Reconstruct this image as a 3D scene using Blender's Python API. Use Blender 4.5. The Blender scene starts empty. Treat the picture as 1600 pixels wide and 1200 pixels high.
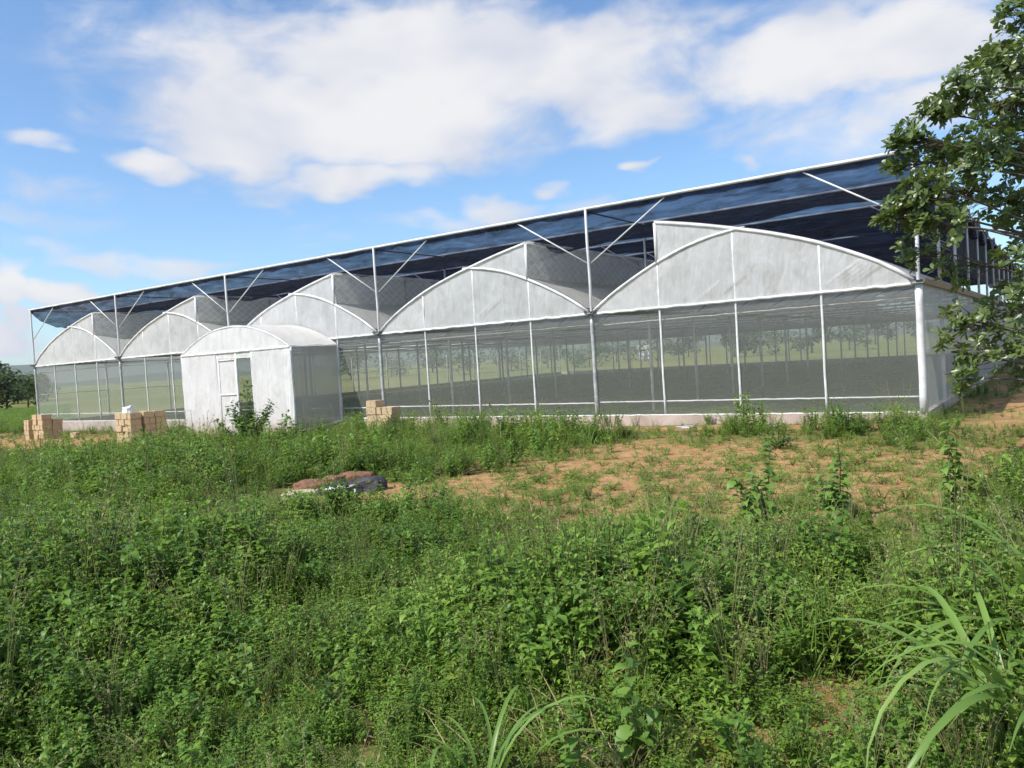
import bpy, bmesh, math, random
import numpy as np
from mathutils import Vector, Matrix, noise
R = math.radians
rng = random.Random(7)
nrng = np.random.default_rng(11)
scene = bpy.context.scene
COL = scene.collection

# ------------------------------------------------------------------ camera
cam_d = bpy.data.cameras.new('Camera')
cam = bpy.data.objects.new('Camera', cam_d); COL.objects.link(cam)
scene.camera = cam
CAM = Vector((2.592, -19.052, 1.933))
def cam_axes(yaw=0.6121, pitch=-0.0329, roll=-0.0622):
    f = Vector((-math.sin(yaw)*math.cos(pitch), math.cos(yaw)*math.cos(pitch), math.sin(pitch)))
    r = Vector((math.cos(yaw), math.sin(yaw), 0)); u = r.cross(f)
    c, s = math.cos(roll), math.sin(roll)
    return c*r+s*u, -s*r+c*u, f
CR, CU, CF = cam_axes()
m = Matrix((CR, CU, -CF)).transposed().to_4x4(); m.translation = CAM
cam.matrix_world = m
cam_d.sensor_width = 36; cam_d.lens = 1242.2/1600*36
cam_d.clip_start = .1; cam_d.clip_end = 12000

# ------------------------------------------------------------------ sun and sky
SUN_EL = R(49)
to_sun_h = Vector((-0.42, -0.907, 0)).normalized()
to_sun = to_sun_h*math.cos(SUN_EL) + Vector((0, 0, math.sin(SUN_EL)))
sd = bpy.data.lights.new('Sun', 'SUN'); sd.energy = 4.6; sd.angle = R(.53); sd.color = (1, .95, .87)
so = bpy.data.objects.new('Sun', sd); COL.objects.link(so)
so.rotation_euler = (-to_sun).to_track_quat('-Z', 'Y').to_euler(); so.location = (0, 0, 40)

scene.view_settings.view_transform = 'Standard'; scene.view_settings.look = 'None'
scene.view_settings.exposure = 0.3; scene.view_settings.gamma = 1
scene.view_settings.use_curve_mapping = False
scene.render.engine = 'CYCLES'
scene.cycles.transparent_max_bounces = 24
scene.cycles.max_bounces = 6
scene.cycles.use_adaptive_sampling = True
scene.cycles.adaptive_threshold = .025
scene.cycles.diffuse_bounces = 3
scene.cycles.glossy_bounces = 2
scene.cycles.transmission_bounces = 4
scene.cycles.sample_clamp_indirect = 6

class NT:
    """tiny helper for node trees"""
    def __init__(s, tree): s.t = tree; s.n = tree.nodes; s.l = tree.links
    def node(s, typ, **kw):
        n = s.n.new(typ)
        for k, v in kw.items():
            if k == 'inp':
                for a, b in v.items():
                    if isinstance(b, bpy.types.NodeSocket): s.l.new(b, n.inputs[a])
                    else: n.inputs[a].default_value = b
            else: setattr(n, k, v)
        return n
    def math(s, op, a, b=0.0, c=None, clamp=False):
        n = s.n.new('ShaderNodeMath'); n.operation = op; n.use_clamp = clamp
        for i, v in enumerate((a, b) if c is None else (a, b, c)):
            if isinstance(v, bpy.types.NodeSocket): s.l.new(v, n.inputs[i])
            else: n.inputs[i].default_value = v
        return n.outputs[0]
    def noise(s, vec, scale, detail=4, rough=.55, dist=0.0):
        n = s.node('ShaderNodeTexNoise', inp={'Scale': scale, 'Detail': detail, 'Roughness': rough, 'Distortion': dist})
        if vec is not None: s.l.new(vec, n.inputs['Vector'])
        return n.outputs['Fac']
    def mapr(s, v, a, b, c=0.0, d=1.0, smooth=False):
        n = s.node('ShaderNodeMapRange', interpolation_type='SMOOTHSTEP' if smooth else 'LINEAR',
                   inp={0: v, 1: a, 2: b, 3: c, 4: d})
        return n.outputs[0]
    def mix(s, f, a, b):
        n = s.node('ShaderNodeMix', data_type='RGBA')
        for i, v in ((0, f), (6, a), (7, b)):
            if isinstance(v, bpy.types.NodeSocket): s.l.new(v, n.inputs[i])
            elif i == 0: n.inputs[0].default_value = v
            else: n.inputs[i].default_value = (*v, 1)
        return n.outputs[2]

world = bpy.data.worlds.new('World'); scene.world = world; world.use_nodes = True
W = NT(world.node_tree); W.n.clear()
sky = W.node('ShaderNodeTexSky', sky_type='NISHITA', sun_disc=False)
sky.sun_elevation = SUN_EL
sky.sun_rotation = math.atan2(to_sun.x, to_sun.y)
sky.air_density = 1.0; sky.dust_density = .8; sky.ozone_density = 1.6; sky.altitude = 200
tc = W.node('ShaderNodeTexCoord'); D = tc.outputs['Generated']
sep = W.node('ShaderNodeSeparateXYZ', inp={0: D})
el = W.math('ARCSINE', sep.outputs[2])
az = W.math('ARCTAN2', sep.outputs[0], sep.outputs[1])
def px_dir(x, y):
    d = (CR*((x-800)/1242.2) - CU*((y-600)/1242.2) + CF).normalized()
    return math.atan2(d.x, d.y), math.asin(d.z)
# drifting clouds live in azimuth and elevation; noise breaks their outlines
cv = W.node('ShaderNodeCombineXYZ', inp={0: az, 1: W.math('MULTIPLY', el, 1.9), 2: 0.0}).outputs[0]
w1 = W.node('ShaderNodeTexNoise', inp={'Vector': cv, 'Scale': 5.5, 'Detail': 3, 'Roughness': .6})
cw = W.node('ShaderNodeVectorMath', operation='MULTIPLY_ADD', inp={0: w1.outputs['Color'], 1: (.22, .23, 0), 2: cv}).outputs[0]   # adds noise*amp; the mean .5*amp is taken off the centres
CLOUDS = [  # centre and half sizes of the cloud banks seen over the field (px of the photograph turned into angles)
    (560, 170, 330, 95, 1.0), (400, 190, 170, 75, .9), (520, 275, 150, 30, .9), (760, 120, 330, 95, 1.0), (960, 150, 130, 60, .8),
    (620, 60, 260, 70, .9), (350, 80, 170, 55, .65), (215, 250, 60, 24, .85), (60, 217, 55, 20, .7), (1330, 70, 260, 80, .95), (1180, 70, 120, 35, .7), (1480, 140, 160, 70, .8),
    (1280, 185, 120, 45, .5), (770, 322, 75, 24, .8), (996, 238, 26, 12, .75), (1140, 254, 30, 13, .6), (862, 276, 32, 13, .62), (25, 480, 48, 52, 1.0), (110, 470, 60, 24, .9),
    (200, 405, 150, 22, .62), (430, 110, 330, 110, .55), (1400, 60, 330, 130, .62), (1250, 190, 220, 70, .5), (150, 300, 160, 30, .34), (900, 330, 260, 24, .34), (60, 360, 150, 24, .36), (1180, 235, 120, 24, .4), (690, 345, 90, 22, .5), (20, 540, 90, 22, .85), (1020, 20, 160, 40, .55), (480, 380, 120, 14, .3), (560, 352, 220, 20, .3),
]
tot = None
for (x, y, rx, ry, wgt) in CLOUDS:
    a0, e0 = px_dir(x, y); a1, e1 = px_dir(x+rx, y); a2, e2 = px_dir(x, y-ry)
    ra = max(abs(a1-a0), .01); re = max(abs(e2-e0), .006)
    sx, sy = 1/ra, 1/(re*1.9)
    d_ = W.node('ShaderNodeVectorMath', operation='MULTIPLY_ADD', inp={0: cw, 1: (sx, sy, 0), 2: (-(a0+.11)*sx, -(e0*1.9+.115)*sy, 0)}).outputs[0]
    q = W.node('ShaderNodeVectorMath', operation='DOT_PRODUCT', inp={0: d_, 1: d_}).outputs['Value']
    g = W.mapr(q, 0, 2.1, wgt, 0)
    tot = g if tot is None else W.math('MAXIMUM', tot, g)
# cloud field that carries on all round the sky outside the photographed sector
fb = W.noise(cv, 3.0, 3, .6, .3)
azc = W.math('ABSOLUTE', W.math('SUBTRACT', az, -0.60))
outside = W.mapr(azc, .75, 1.1, 0, 1, smooth=True)
high = W.mapr(el, .5, .7, 0, 1, smooth=True)
outside = W.math('MAXIMUM', outside, high)
gen = W.math('MULTIPLY', W.mapr(fb, .45, .62, 0, .9, smooth=True), outside)
tot = W.math('MAXIMUM', tot, gen)
fine = W.noise(cv, 9, 6, .6, .35)
dens = W.math('ADD', tot, W.math('MULTIPLY', W.math('SUBTRACT', fine, .5), 1.15))
mask = W.mapr(dens, .16, .82, 0, .97, smooth=True)
shade = W.noise(cv, 6, 3, .5, .2)
sh = W.mapr(W.math('ADD', W.math('MULTIPLY', tot, .25), W.math('MULTIPLY', shade, .9)), .42, .8, 0, 1, smooth=True)
ccol = W.mix(sh, (4.7, 4.9, 5.6), (6.3, 6.25, 6.3))
skyc = W.node('ShaderNodeMix', data_type='RGBA', blend_type='MULTIPLY')
skyc.inputs[0].default_value = 1; W.l.new(sky.outputs[0], skyc.inputs[6]); skyc.inputs[7].default_value = (.98, 1.19, 1.36, 1)
final = W.mix(mask, skyc.outputs[2], ccol)
bg = W.node('ShaderNodeBackground', inp={0: final, 1: .118})
W.l.new(bg.outputs[0], W.node('ShaderNodeOutputWorld').inputs[0])

# ------------------------------------------------------------------ helpers
def tag(o, label=None, cat=None, group=None, kind=None):
    if label: o['label'] = label
    if cat: o['category'] = cat
    if group: o['group'] = group
    if kind: o['kind'] = kind
    return o
def empty(name, loc=(0, 0, 0), rz=0.0):
    o = bpy.data.objects.new(name, None); COL.objects.link(o); o.location = loc; o.rotation_euler = (0, 0, rz)
    o.empty_display_size = .2
    return o
def link(name, me, parent=None, loc=None, rot=None, scale=None):
    o = bpy.data.objects.new(name, me); COL.objects.link(o)
    if parent: o.parent = parent
    if loc is not None: o.location = loc
    if rot is not None: o.rotation_euler = rot
    if scale is not None: o.scale = scale
    return o
class MB:
    def __init__(s): s.v = []; s.f = []
    def add(s, vs, fs):
        b = len(s.v); s.v += [tuple(v) for v in vs]; s.f += [tuple(i+b for i in f) for f in fs]; return s
    def box(s, a, b):
        x0, y0, z0 = a; x1, y1, z1 = b
        return s.add([(x0,y0,z0),(x1,y0,z0),(x1,y1,z0),(x0,y1,z0),(x0,y0,z1),(x1,y0,z1),(x1,y1,z1),(x0,y1,z1)],
              [(0,3,2,1),(4,5,6,7),(0,1,5,4),(1,2,6,5),(2,3,7,6),(3,0,4,7)])
    def tube(s, pts, r, n=8, cap=True):
        pts = [Vector(p) for p in pts]
        rs = r if isinstance(r, (list, tuple)) else [r]*len(pts)
        rings = []; prev = None
        for i, p in enumerate(pts):
            t = (pts[min(i+1, len(pts)-1)] - pts[max(i-1, 0)])
            if t.length < 1e-9: t = Vector((0, 0, 1))
            t.normalize()
            ref = prev if prev is not None else (Vector((1, 0, 0)) if abs(t.x) < .9 else Vector((0, 1, 0)))
            a = (ref - t*ref.dot(t))
            if a.length < 1e-6: a = t.orthogonal()
            a.normalize(); prev = a; b = t.cross(a)
            rings.append([p + (a*math.cos(k*2*math.pi/n) + b*math.sin(k*2*math.pi/n))*rs[i] for k in range(n)])
        vs = [v for rg in rings for v in rg]; fs = []
        for i in range(len(pts)-1):
            for k in range(n):
                fs.append((i*n+k, i*n+(k+1) % n, (i+1)*n+(k+1) % n, (i+1)*n+k))
        if cap: fs += [tuple(reversed(range(n))), tuple(range((len(pts)-1)*n, len(pts)*n))]
        return s.add(vs, fs)
    def grid(s, fn, nu, nv):
        vs = [fn(i/nu, j/nv) for j in range(nv+1) for i in range(nu+1)]
        fs = [(j*(nu+1)+i, j*(nu+1)+i+1, (j+1)*(nu+1)+i+1, (j+1)*(nu+1)+i) for j in range(nv) for i in range(nu)]
        return s.add(vs, fs)
    def mesh(s, name, mat, smooth=False):
        me = bpy.data.meshes.new(name); me.from_pydata(s.v, [], s.f)
        if mat: me.materials.append(mat)
        if smooth: me.shade_smooth()
        me.update(); return me
    def build(s, name, mat, parent=None, smooth=False):
        return link(name, s.mesh(name, mat, smooth), parent)
def np_mesh(name, verts, faces_flat, sizes, mats, smooth=False, matidx=None):
    me = bpy.data.meshes.new(name)
    nv = len(verts); nf = len(sizes)
    me.vertices.add(nv); me.vertices.foreach_set('co', np.asarray(verts, np.float32).ravel())
    me.loops.add(len(faces_flat)); me.loops.foreach_set('vertex_index', np.asarray(faces_flat, np.int32))
    me.polygons.add(nf)
    st = np.concatenate([[0], np.cumsum(sizes)[:-1]]).astype(np.int32)
    me.polygons.foreach_set('loop_start', st); me.polygons.foreach_set('loop_total', np.asarray(sizes, np.int32))
    for mt in mats: me.materials.append(mt)
    if matidx is not None: me.polygons.foreach_set('material_index', np.asarray(matidx, np.int32))
    me.update(calc_edges=True); me.validate()
    if smooth: me.shade_smooth()
    return me

# ------------------------------------------------------------------ materials
def newmat(name):
    mt = bpy.data.materials.new(name); mt.use_nodes = True
    T = NT(mt.node_tree); T.n.clear()
    out = T.node('ShaderNodeOutputMaterial')
    return mt, T, out
def obco(T, kind='Object'): return T.node('ShaderNodeTexCoord').outputs[kind]
def bump(T, h, strength=.3, dist=.02):
    return T.node('ShaderNodeBump', inp={'Strength': strength, 'Distance': dist, 'Height': h}).outputs[0]
def principled(T, col, rough=.6, spec=.4, metal=0, normal=None):
    n = T.node('ShaderNodeBsdfPrincipled', inp={'Roughness': rough, 'Metallic': metal, 'Specular IOR Level': spec})
    if isinstance(col, bpy.types.NodeSocket): T.l.new(col, n.inputs['Base Color'])
    else: n.inputs['Base Color'].default_value = (*col, 1)
    if normal is not None: T.l.new(normal, n.inputs['Normal'])
    return n.outputs[0]
def simple(name, c1, c2, scale=4, rough=.6, metal=0, bs=.2, bd=.01, spec=.35):
    mt, T, out = newmat(name); v = obco(T)
    f = T.noise(v, scale, 6, .6)
    col = T.mix(T.mapr(f, .3, .7, smooth=True), c1, c2)
    T.l.new(principled(T, col, rough, spec, metal, bump(T, T.noise(v, scale*6, 4), bs, bd)), out.inputs[0])
    return mt
def leafmat(name, cols, trans=.42, rough=.45, spec=.4, hue_var=.5, rnd='Object'):
    """foliage: base colour varies per plant and over the patch, light passes through the blade"""
    mt, T, out = newmat(name)
    geo = T.node('ShaderNodeNewGeometry')
    oi = T.node('ShaderNodeObjectInfo')
    pn = T.noise(geo.outputs['Position'], .55, 3, .5)
    f = T.math('ADD', T.math('MULTIPLY', oi.outputs['Random'], .55), T.math('MULTIPLY', pn, .75))
    f = T.math('ADD', f, T.math('MULTIPLY', geo.outputs['Random Per Island'], .35))
    f = T.math('SUBTRACT', f, .33)
    cr = T.node('ShaderNodeValToRGB', inp={0: f})
    e = cr.color_ramp.elements
    e[0].position = 0.0; e[0].color = (*cols[0], 1); e[1].position = 1.0; e[1].color = (*cols[-1], 1)
    for i, c in enumerate(cols[1:-1]):
        k = e.new((i+1)/(len(cols)-1)); k.color = (*c, 1)
    col = cr.outputs[0]
    d = principled(T, col, rough, spec)
    tcol = T.mix(.5, col, (.30, .44, .05))
    tr = T.node('ShaderNodeBsdfTranslucent', inp={0: tcol}).outputs[0]
    mx = T.node('ShaderNodeMixShader', inp={0: trans, 1: d, 2: tr}).outputs[0]
    T.l.new(mx, out.inputs[0])
    return mt
M = {}
M['steel'] = simple('galvanised_steel', (.34, .35, .36), (.56, .57, .57), 9, .42, .25)
M['white_strip'] = simple('white_film_strip', (.55, .55, .55), (.80, .80, .80), 3, .5)
M['dark_steel'] = simple('dull_steel', (.16, .16, .16), (.28, .28, .28), 9, .5, .4)
M['kerb'] = simple('concrete_kerb', (.36, .28, .24), (.50, .42, .37), 1.6, .9, bs=.5)
M['block'] = simple('mud_block', (.43, .315, .19), (.60, .46, .295), 5, .95, bs=.6, bd=.015, spec=.1)
M['trunk'] = simple('bark', (.10, .075, .055), (.22, .18, .145), 9, .9, bs=.8, bd=.03, spec=.1)
M['stem'] = simple('green_stem', (.09, .13, .03), (.19, .20, .06), 9, .6)
def film(name, opacity, col=(.83, .83, .84), front=.6, wr=1.0, gloss=.06, stretch=(1, 1, .35), dirt=.16, streak=0.0, splash=0.0):
    """milky plastic sheet: part diffuse, part translucent, a little of it clear"""
    mt, T, out = newmat(name); v = obco(T)
    mp = T.node('ShaderNodeMapping', inp={0: v}); mp.inputs['Scale'].default_value = stretch
    nz = T.noise(mp.outputs[0], 2.6, 3, .6, .4)
    nz2 = T.noise(v, 1.4, 4, .65, .5)
    h = nz
    bp = bump(T, h, .55*wr, .06)
    c = T.mix(T.mapr(nz2, .35, .75, 0, dirt), col, (.45, .43, .38))
    if streak:      # dust washed down the sheet
        ms = T.node('ShaderNodeMapping', inp={0: v}); ms.inputs['Scale'].default_value = (5, 5, .5)
        c = T.mix(T.mapr(T.noise(ms.outputs[0], 1.2, 3, .6), .5, .75, 0, streak), c, (.50, .46, .40))
    if splash:      # mud thrown up from the ground
        zz = T.node('ShaderNodeSeparateXYZ', inp={0: v}).outputs[2]
        c = T.mix(T.mapr(T.math('SUBTRACT', zz, T.math('MULTIPLY', T.noise(v, 5, 4, .7), .9)), -.62, .0, .85, 0), c, (.42, .24, .13))
    df = T.node('ShaderNodeBsdfDiffuse', inp={0: c, 'Normal': bp}).outputs[0]
    tl = T.node('ShaderNodeBsdfTranslucent', inp={0: c, 'Normal': bp}).outputs[0]
    a = T.node('ShaderNodeMixShader', inp={0: 1-front, 1: df, 2: tl}).outputs[0]
    gl = T.node('ShaderNodeBsdfGlossy', inp={0: (1, 1, 1, 1), 'Roughness': .35, 'Normal': bp}).outputs[0]
    a = T.node('ShaderNodeMixShader', inp={0: gloss, 1: a, 2: gl}).outputs[0]
    tp = T.node('ShaderNodeBsdfTransparent').outputs[0]
    op = opacity
    T.l.new(T.node('ShaderNodeMixShader', inp={0: op, 1: tp, 2: a}).outputs[0], out.inputs[0])
    return mt
M['gable'] = film('gable_film', .88, col=(.80, .80, .81), front=.60, wr=2.0, dirt=.5, streak=.35)
M['roof'] = film('roof_film', .74, col=(.80, .79, .77), front=.5, dirt=.35)
M['porch'] = film('porch_film', .93, col=(.87, .87, .88), front=.72, wr=2.0, dirt=.35, streak=.25, splash=.32)
M['porch_roof'] = film('porch_roof_film', .95, col=(.82, .80, .77), front=.7, dirt=.3)
M['wallnet'] = film('insect_mesh', .22, col=(.66, .68, .64), front=.55, wr=.5, gloss=.03)
M['sidenet'] = film('side_mesh', .62, col=(.66, .67, .67), front=.55, wr=.5, gloss=.04)
M['ventnet'] = None
def ventmat():
    mt, T, out = newmat('vent_mesh'); v = obco(T)
    sp = T.node('ShaderNodeSeparateXYZ', inp={0: v})
    a = T.math('ADD', sp.outputs[1], T.math('MULTIPLY', sp.outputs[2], 1.5)); b = T.math('SUBTRACT', sp.outputs[1], T.math('MULTIPLY', sp.outputs[2], 1.5))
    def line(s): 
        w = T.math('FRACT', T.math('MULTIPLY', s, 2.6)); return T.math('LESS_THAN', w, .16)
    ln = T.math('MAXIMUM', line(a), line(b))
    c = T.mix(T.mapr(T.noise(v, 3, 4), .3, .7), (.74, .74, .72), (.88, .88, .86))
    df = T.node('ShaderNodeBsdfDiffuse', inp={0: c}).outputs[0]; tl = T.node('ShaderNodeBsdfTranslucent', inp={0: c}).outputs[0]
    k = T.node('ShaderNodeMixShader', inp={0: .55, 1: df, 2: tl}).outputs[0]
    tp = T.node('ShaderNodeBsdfTransparent').outputs[0]
    op = T.math('ADD', .62, T.math('MULTIPLY', ln, .25))
    T.l.new(T.node('ShaderNodeMixShader', inp={0: op, 1: tp, 2: k}).outputs[0], out.inputs[0]); return mt
M['ventnet'] = ventmat()
def shadenet(dense=False):
    mt, T, out = newmat('black_shade_net'); v = obco(T)
    mp = T.node('ShaderNodeMapping', inp={0: v}); mp.inputs['Scale'].default_value = (.45, 1.8, 1.8); mp.inputs['Rotation'].default_value = (0, 0, .25)
    n = T.noise(mp.outputs[0], 2.2, 5, .66, .9)
    bp = bump(T, n, .8, .15)
    df = principled(T, (.018, .020, .032), .8, .2, 0, bp)
    tp = T.node('ShaderNodeBsdfTransparent', inp={0: (.74, .82, 1, 1)}).outputs[0]
    op = T.mapr(n, .33, .67, .91, .68)
    if dense: op = .94
    T.l.new(T.node('ShaderNodeMixShader', inp={0: op, 1: tp, 2: df}).outputs[0], out.inputs[0]); return mt
M['shade'] = shadenet(); M['shade_dense'] = shadenet(True)

# foliage
M['weedA'] = leafmat('nettle_leaf', [(.056, .115, .024), (.116, .228, .036), (.195, .340, .052), (.30, .44, .08)])
M['weedB'] = leafmat('herb_leaf', [(.066, .128, .024), (.142, .255, .036), (.235, .375, .052), (.35, .47, .08)])
M['grass'] = leafmat('grass_blade', [(.100, .180, .036), (.170, .285, .054), (.26, .375, .09), (.42, .46, .18)], trans=.3)
M['dry'] = leafmat('dry_straw', [(.26, .20, .09), (.36, .29, .14), (.46, .38, .20)], trans=.2)
M['treeleaf'] = leafmat('tree_leaf', [(.040, .065, .024), (.075, .115, .036), (.125, .175, .052), (.20, .25, .09)], trans=.28, rough=.36, spec=.6)
M['far'] = leafmat('far_foliage', [(.020, .040, .016), (.035, .065, .022), (.055, .09, .028)], trans=.2, rough=.7)
M['shrub'] = leafmat('shrub_leaf', [(.028, .075, .018), (.05, .12, .028), (.09, .19, .04)], trans=.3)

# ------------------------------------------------------------------ ground
G_LO, G_LEN, FR = -40.0, 50.4, 3.6      # greenhouse: X -40..0, Y 0..50.4, frames every 3.6 m
GUT, NET, KT = 2.98, 5.83, .20          # gutter, shade net and kerb top heights
def zg(x, y):
    z = .0075*max(min(x, 0), -45)
    z += .05*noise.noise(Vector((x*.35, y*.35, 1.3))) + .02*noise.noise(Vector((x*1.3, y*1.3, 4.1)))
    if x > 1: z += .10*min((x-1)/6, 1)*min(max((y+6)/8, 0), 1)
    return z
def axis_lines(lo, hi, step, far):
    a = list(np.arange(lo, hi+1e-6, step)); d = step
    b = [lo]; c = [hi]
    while -b[-1] < far: d *= 1.35; b.append(b[-1]-d)
    d = step
    while c[-1] < far: d *= 1.35; c.append(c[-1]+d)
    return list(reversed(b[1:])) + a + c[1:]
gx = axis_lines(-48, 12, .5, 3900); gy = axis_lines(-24, 12, .5, 3900)
gv = [(x, y, zg(x, y)) for y in gy for x in gx]
nx = len(gx)
gf = [(j*nx+i, j*nx+i+1, (j+1)*nx+i+1, (j+1)*nx+i) for j in range(len(gy)-1) for i in range(nx-1)]
# bare patches of orange soil, in metres on the ground
SOIL = [(-2.6, -6.6, 3.6, 3.6), (-4.6, -9.5, 2.3, 1.7), (-1.0, -10.5, 1.9, 1.2), (.9, -7.0, 1.5, 3.2), (3.0, 4.0, 2.6, 8.0), (-33, -5.5, 9, 3.4), (-26.5, -4.8, 3.2, 3.0),
        (-21, -3.9, 3.6, 1.4), (1.7, -14.9, .45, .5), (-9, -.7, 12, .6), (3.5, 20, 3.2, 18), (1.2, -11.5, .5, .5), (-6.9, -9.9, 1.3, .7), (-43, -4, 4, 3)]
def soilness(x, y):
    n = noise.noise(Vector((x*.8, y*.8, 7.7)))*.55 + noise.noise(Vector((x*2.3, y*2.3, 3.1)))*.35
    s = 0
    for (cx, cy, rx, ry) in SOIL:
        q = math.sqrt(((x-cx)/rx)**2 + ((y-cy)/ry)**2)
        s = max(s, 1.35 - q)
    return max(0, min(1, (s + n*.8)*1.4))
mt, T, out = newmat('soil_and_turf')
v = obco(T)
n1 = T.noise(v, .25, 6, .6); n2 = T.noise(v, 2.4, 8, .65); n3 = T.noise(v, 22, 6, .6)
soil = T.mix(T.mapr(n2, .3, .7, smooth=True), (.34, .170, .075), (.49, .30, .15))
soil = T.mix(T.mapr(n3, .52, .75), soil, (.44, .31, .17))
soil = T.mix(T.mapr(T.noise(v, 6, 5), .58, .7), soil, (.19, .17, .06))
turf = T.mix(T.mapr(n2, .35, .7), (.075, .10, .028), (.17, .17, .055))
att = T.node('ShaderNodeAttribute', attribute_name='bare').outputs['Fac']
geo = T.node('ShaderNodeNewGeometry')
fieldn = T.noise(geo.outputs['Position'], .03, 5, .6)
field = T.mix(T.mapr(fieldn, .35, .65), (.09, .13, .03), (.20, .19, .06))
dist = T.node('ShaderNodeVectorMath', operation='LENGTH', inp={0: geo.outputs['Position']}).outputs['Value']
turf = T.mix(T.mapr(dist, 40, 60), turf, field)
col = T.mix(att, turf, soil)
T.l.new(principled(T, col, .95, .1, 0, bump(T, T.math('ADD', n3, T.math('MULTIPLY', n2, 2)), .8, .05)), out.inputs[0])
M['ground'] = mt
me = bpy.data.meshes.new('ground'); me.from_pydata(gv, [], gf); me.materials.append(mt)
at = me.attributes.new('bare', 'FLOAT', 'POINT')
at.data.foreach_set('value', [soilness(x, y) if (-48 <= x <= 12 and -24 <= y <= 40) else 0.0 for (x, y, z) in gv])
me.shade_smooth()
tag(link('ground', me), kind='structure')
# floor sheet inside the greenhouse: mottled greens with brown patches
mt, T, out = newmat('green_brown_floor'); v = obco(T)
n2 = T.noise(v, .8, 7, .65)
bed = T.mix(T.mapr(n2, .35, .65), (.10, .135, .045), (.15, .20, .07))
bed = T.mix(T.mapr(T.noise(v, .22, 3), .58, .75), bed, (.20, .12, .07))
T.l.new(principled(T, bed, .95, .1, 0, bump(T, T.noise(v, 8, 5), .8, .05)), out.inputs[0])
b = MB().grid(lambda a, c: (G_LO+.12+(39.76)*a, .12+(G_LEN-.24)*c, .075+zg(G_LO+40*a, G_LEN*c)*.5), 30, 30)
tag(b.build('greenhouse_floor', mt, smooth=True), kind='structure')
# hills on the skyline
mt, T, out = newmat('hill_scrub')
T.l.new(principled(T, T.mix(T.mapr(T.noise(obco(T), .004, 6), .35, .65), (.05, .075, .045), (.09, .11, .055)), .95, .05), out.inputs[0])
def ridge(rad, h0, seed, name, depth=500):
    mb = MB(); N = 160
    def fn(a, c):
        ang = R(-100 + 170*a)      # angle from +Y, clockwise
        k = math.sin(math.pi*c)
        hh = h0*(.45 + .9*max(0, noise.noise(Vector((a*9, seed, .3)))) + .35*noise.noise(Vector((a*31, seed, 2.2)))+.25)
        rr = rad + depth*c
        return (rr*math.sin(ang), rr*math.cos(ang), -4 + hh*k)
    mb.grid(fn, N, 6)
    tag(mb.build(name, mt, smooth=True), kind='structure')
ridge(1500, 16, 3.1, 'low_hills', 300)
ridge(3600, 95, 8.4, 'far_hills', 700)

# ------------------------------------------------------------------ greenhouse
BAY = 8.0
HI = ([0, .06, .125, .25, .375, .5, .625, .75], [0, .36, .66, 1.12, 1.46, 1.73, 1.97, 2.17])
LOW = ([.45, .5, .625, .75, .875, .94, 1.0], [1.70, 1.69, 1.50, 1.14, .65, .34, 0])
def smooth_interp(tab):
    xs, ys = tab; n = len(xs)
    ms = [(ys[min(i+1, n-1)]-ys[max(i-1, 0)])/(xs[min(i+1, n-1)]-xs[max(i-1, 0)]) for i in range(n)]
    def f(x):
        x = min(max(x, xs[0]), xs[-1])
        for i in range(n-1):
            if x <= xs[i+1]: break
        h = xs[i+1]-xs[i]; t = (x-xs[i])/h
        return ((2*t**3-3*t*t+1)*ys[i] + (t**3-2*t*t+t)*h*ms[i] + (-2*t**3+3*t*t)*ys[i+1] + (t**3-t*t)*h*ms[i+1])
    return f
hi, lo_ = smooth_interp(HI), smooth_interp(LOW)
def bx_(i, s):            # world X of fraction s of bay i; the last bay is mirrored
    return G_LO + BAY*i + BAY*(s if i < 4 else 1-s)
gh = empty('greenhouse', (G_LO/2, 0, 0))
tag(gh, 'long five bay greenhouse with white arched film gables and see-through mesh walls', 'greenhouse')
OX = -G_LO/2     # children are placed relative to the empty
def gpart(mb, name, mat, smooth=False):
    o = mb.build(name, mat, gh, smooth); o.matrix_parent_inverse = gh.matrix_basis.inverted(); return o
def gplace(name, me, loc, rot=(0, 0, 0), scale=(1, 1, 1)):
    o = link(name, me, gh, (loc[0]+OX, loc[1], loc[2]), rot, scale); return o
NF = 14
# kerb: low concrete wall, a little uneven
def kerb(a, b, th=.13):
    a = Vector(a); b = Vector(b); L = (b-a).length; d = (b-a)/L; nrm = Vector((-d.y, d.x, 0))
    n = max(2, int(L/1.0)); prof = [(-th/2, -.75), (-th/2, 0), (th/2, 0), (th/2, -.75)]
    mb = MB(); vs = []
    for k in range(n+1):
        p = a + d*L*k/n
        for (o, z) in prof:
            w = noise.noise(Vector((p.x*.9, p.y*.9, o*9)))*.012
            q = p + nrm*(o+w); vs.append((q.x, q.y, KT + z + w*.7))
    fs = [(k*4+j, k*4+j+1, (k+1)*4+j+1, (k+1)*4+j) for k in range(n) for j in range(3)]
    fs += [(0, 1, 2, 3), tuple(n*4+j for j in (3, 2, 1, 0))]
    mb.add(vs, fs); return mb
for a, b in (((G_LO-.065, 0, 0), (.065, 0, 0)), ((0, .07, 0), (0, G_LEN-.07, 0)), ((G_LO, .07, 0), (G_LO, G_LEN-.07, 0)), ((G_LO-.065, G_LEN, 0), (.065, G_LEN, 0))):
    gpart(kerb(a, b), 'kerb', M['kerb'])
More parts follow.
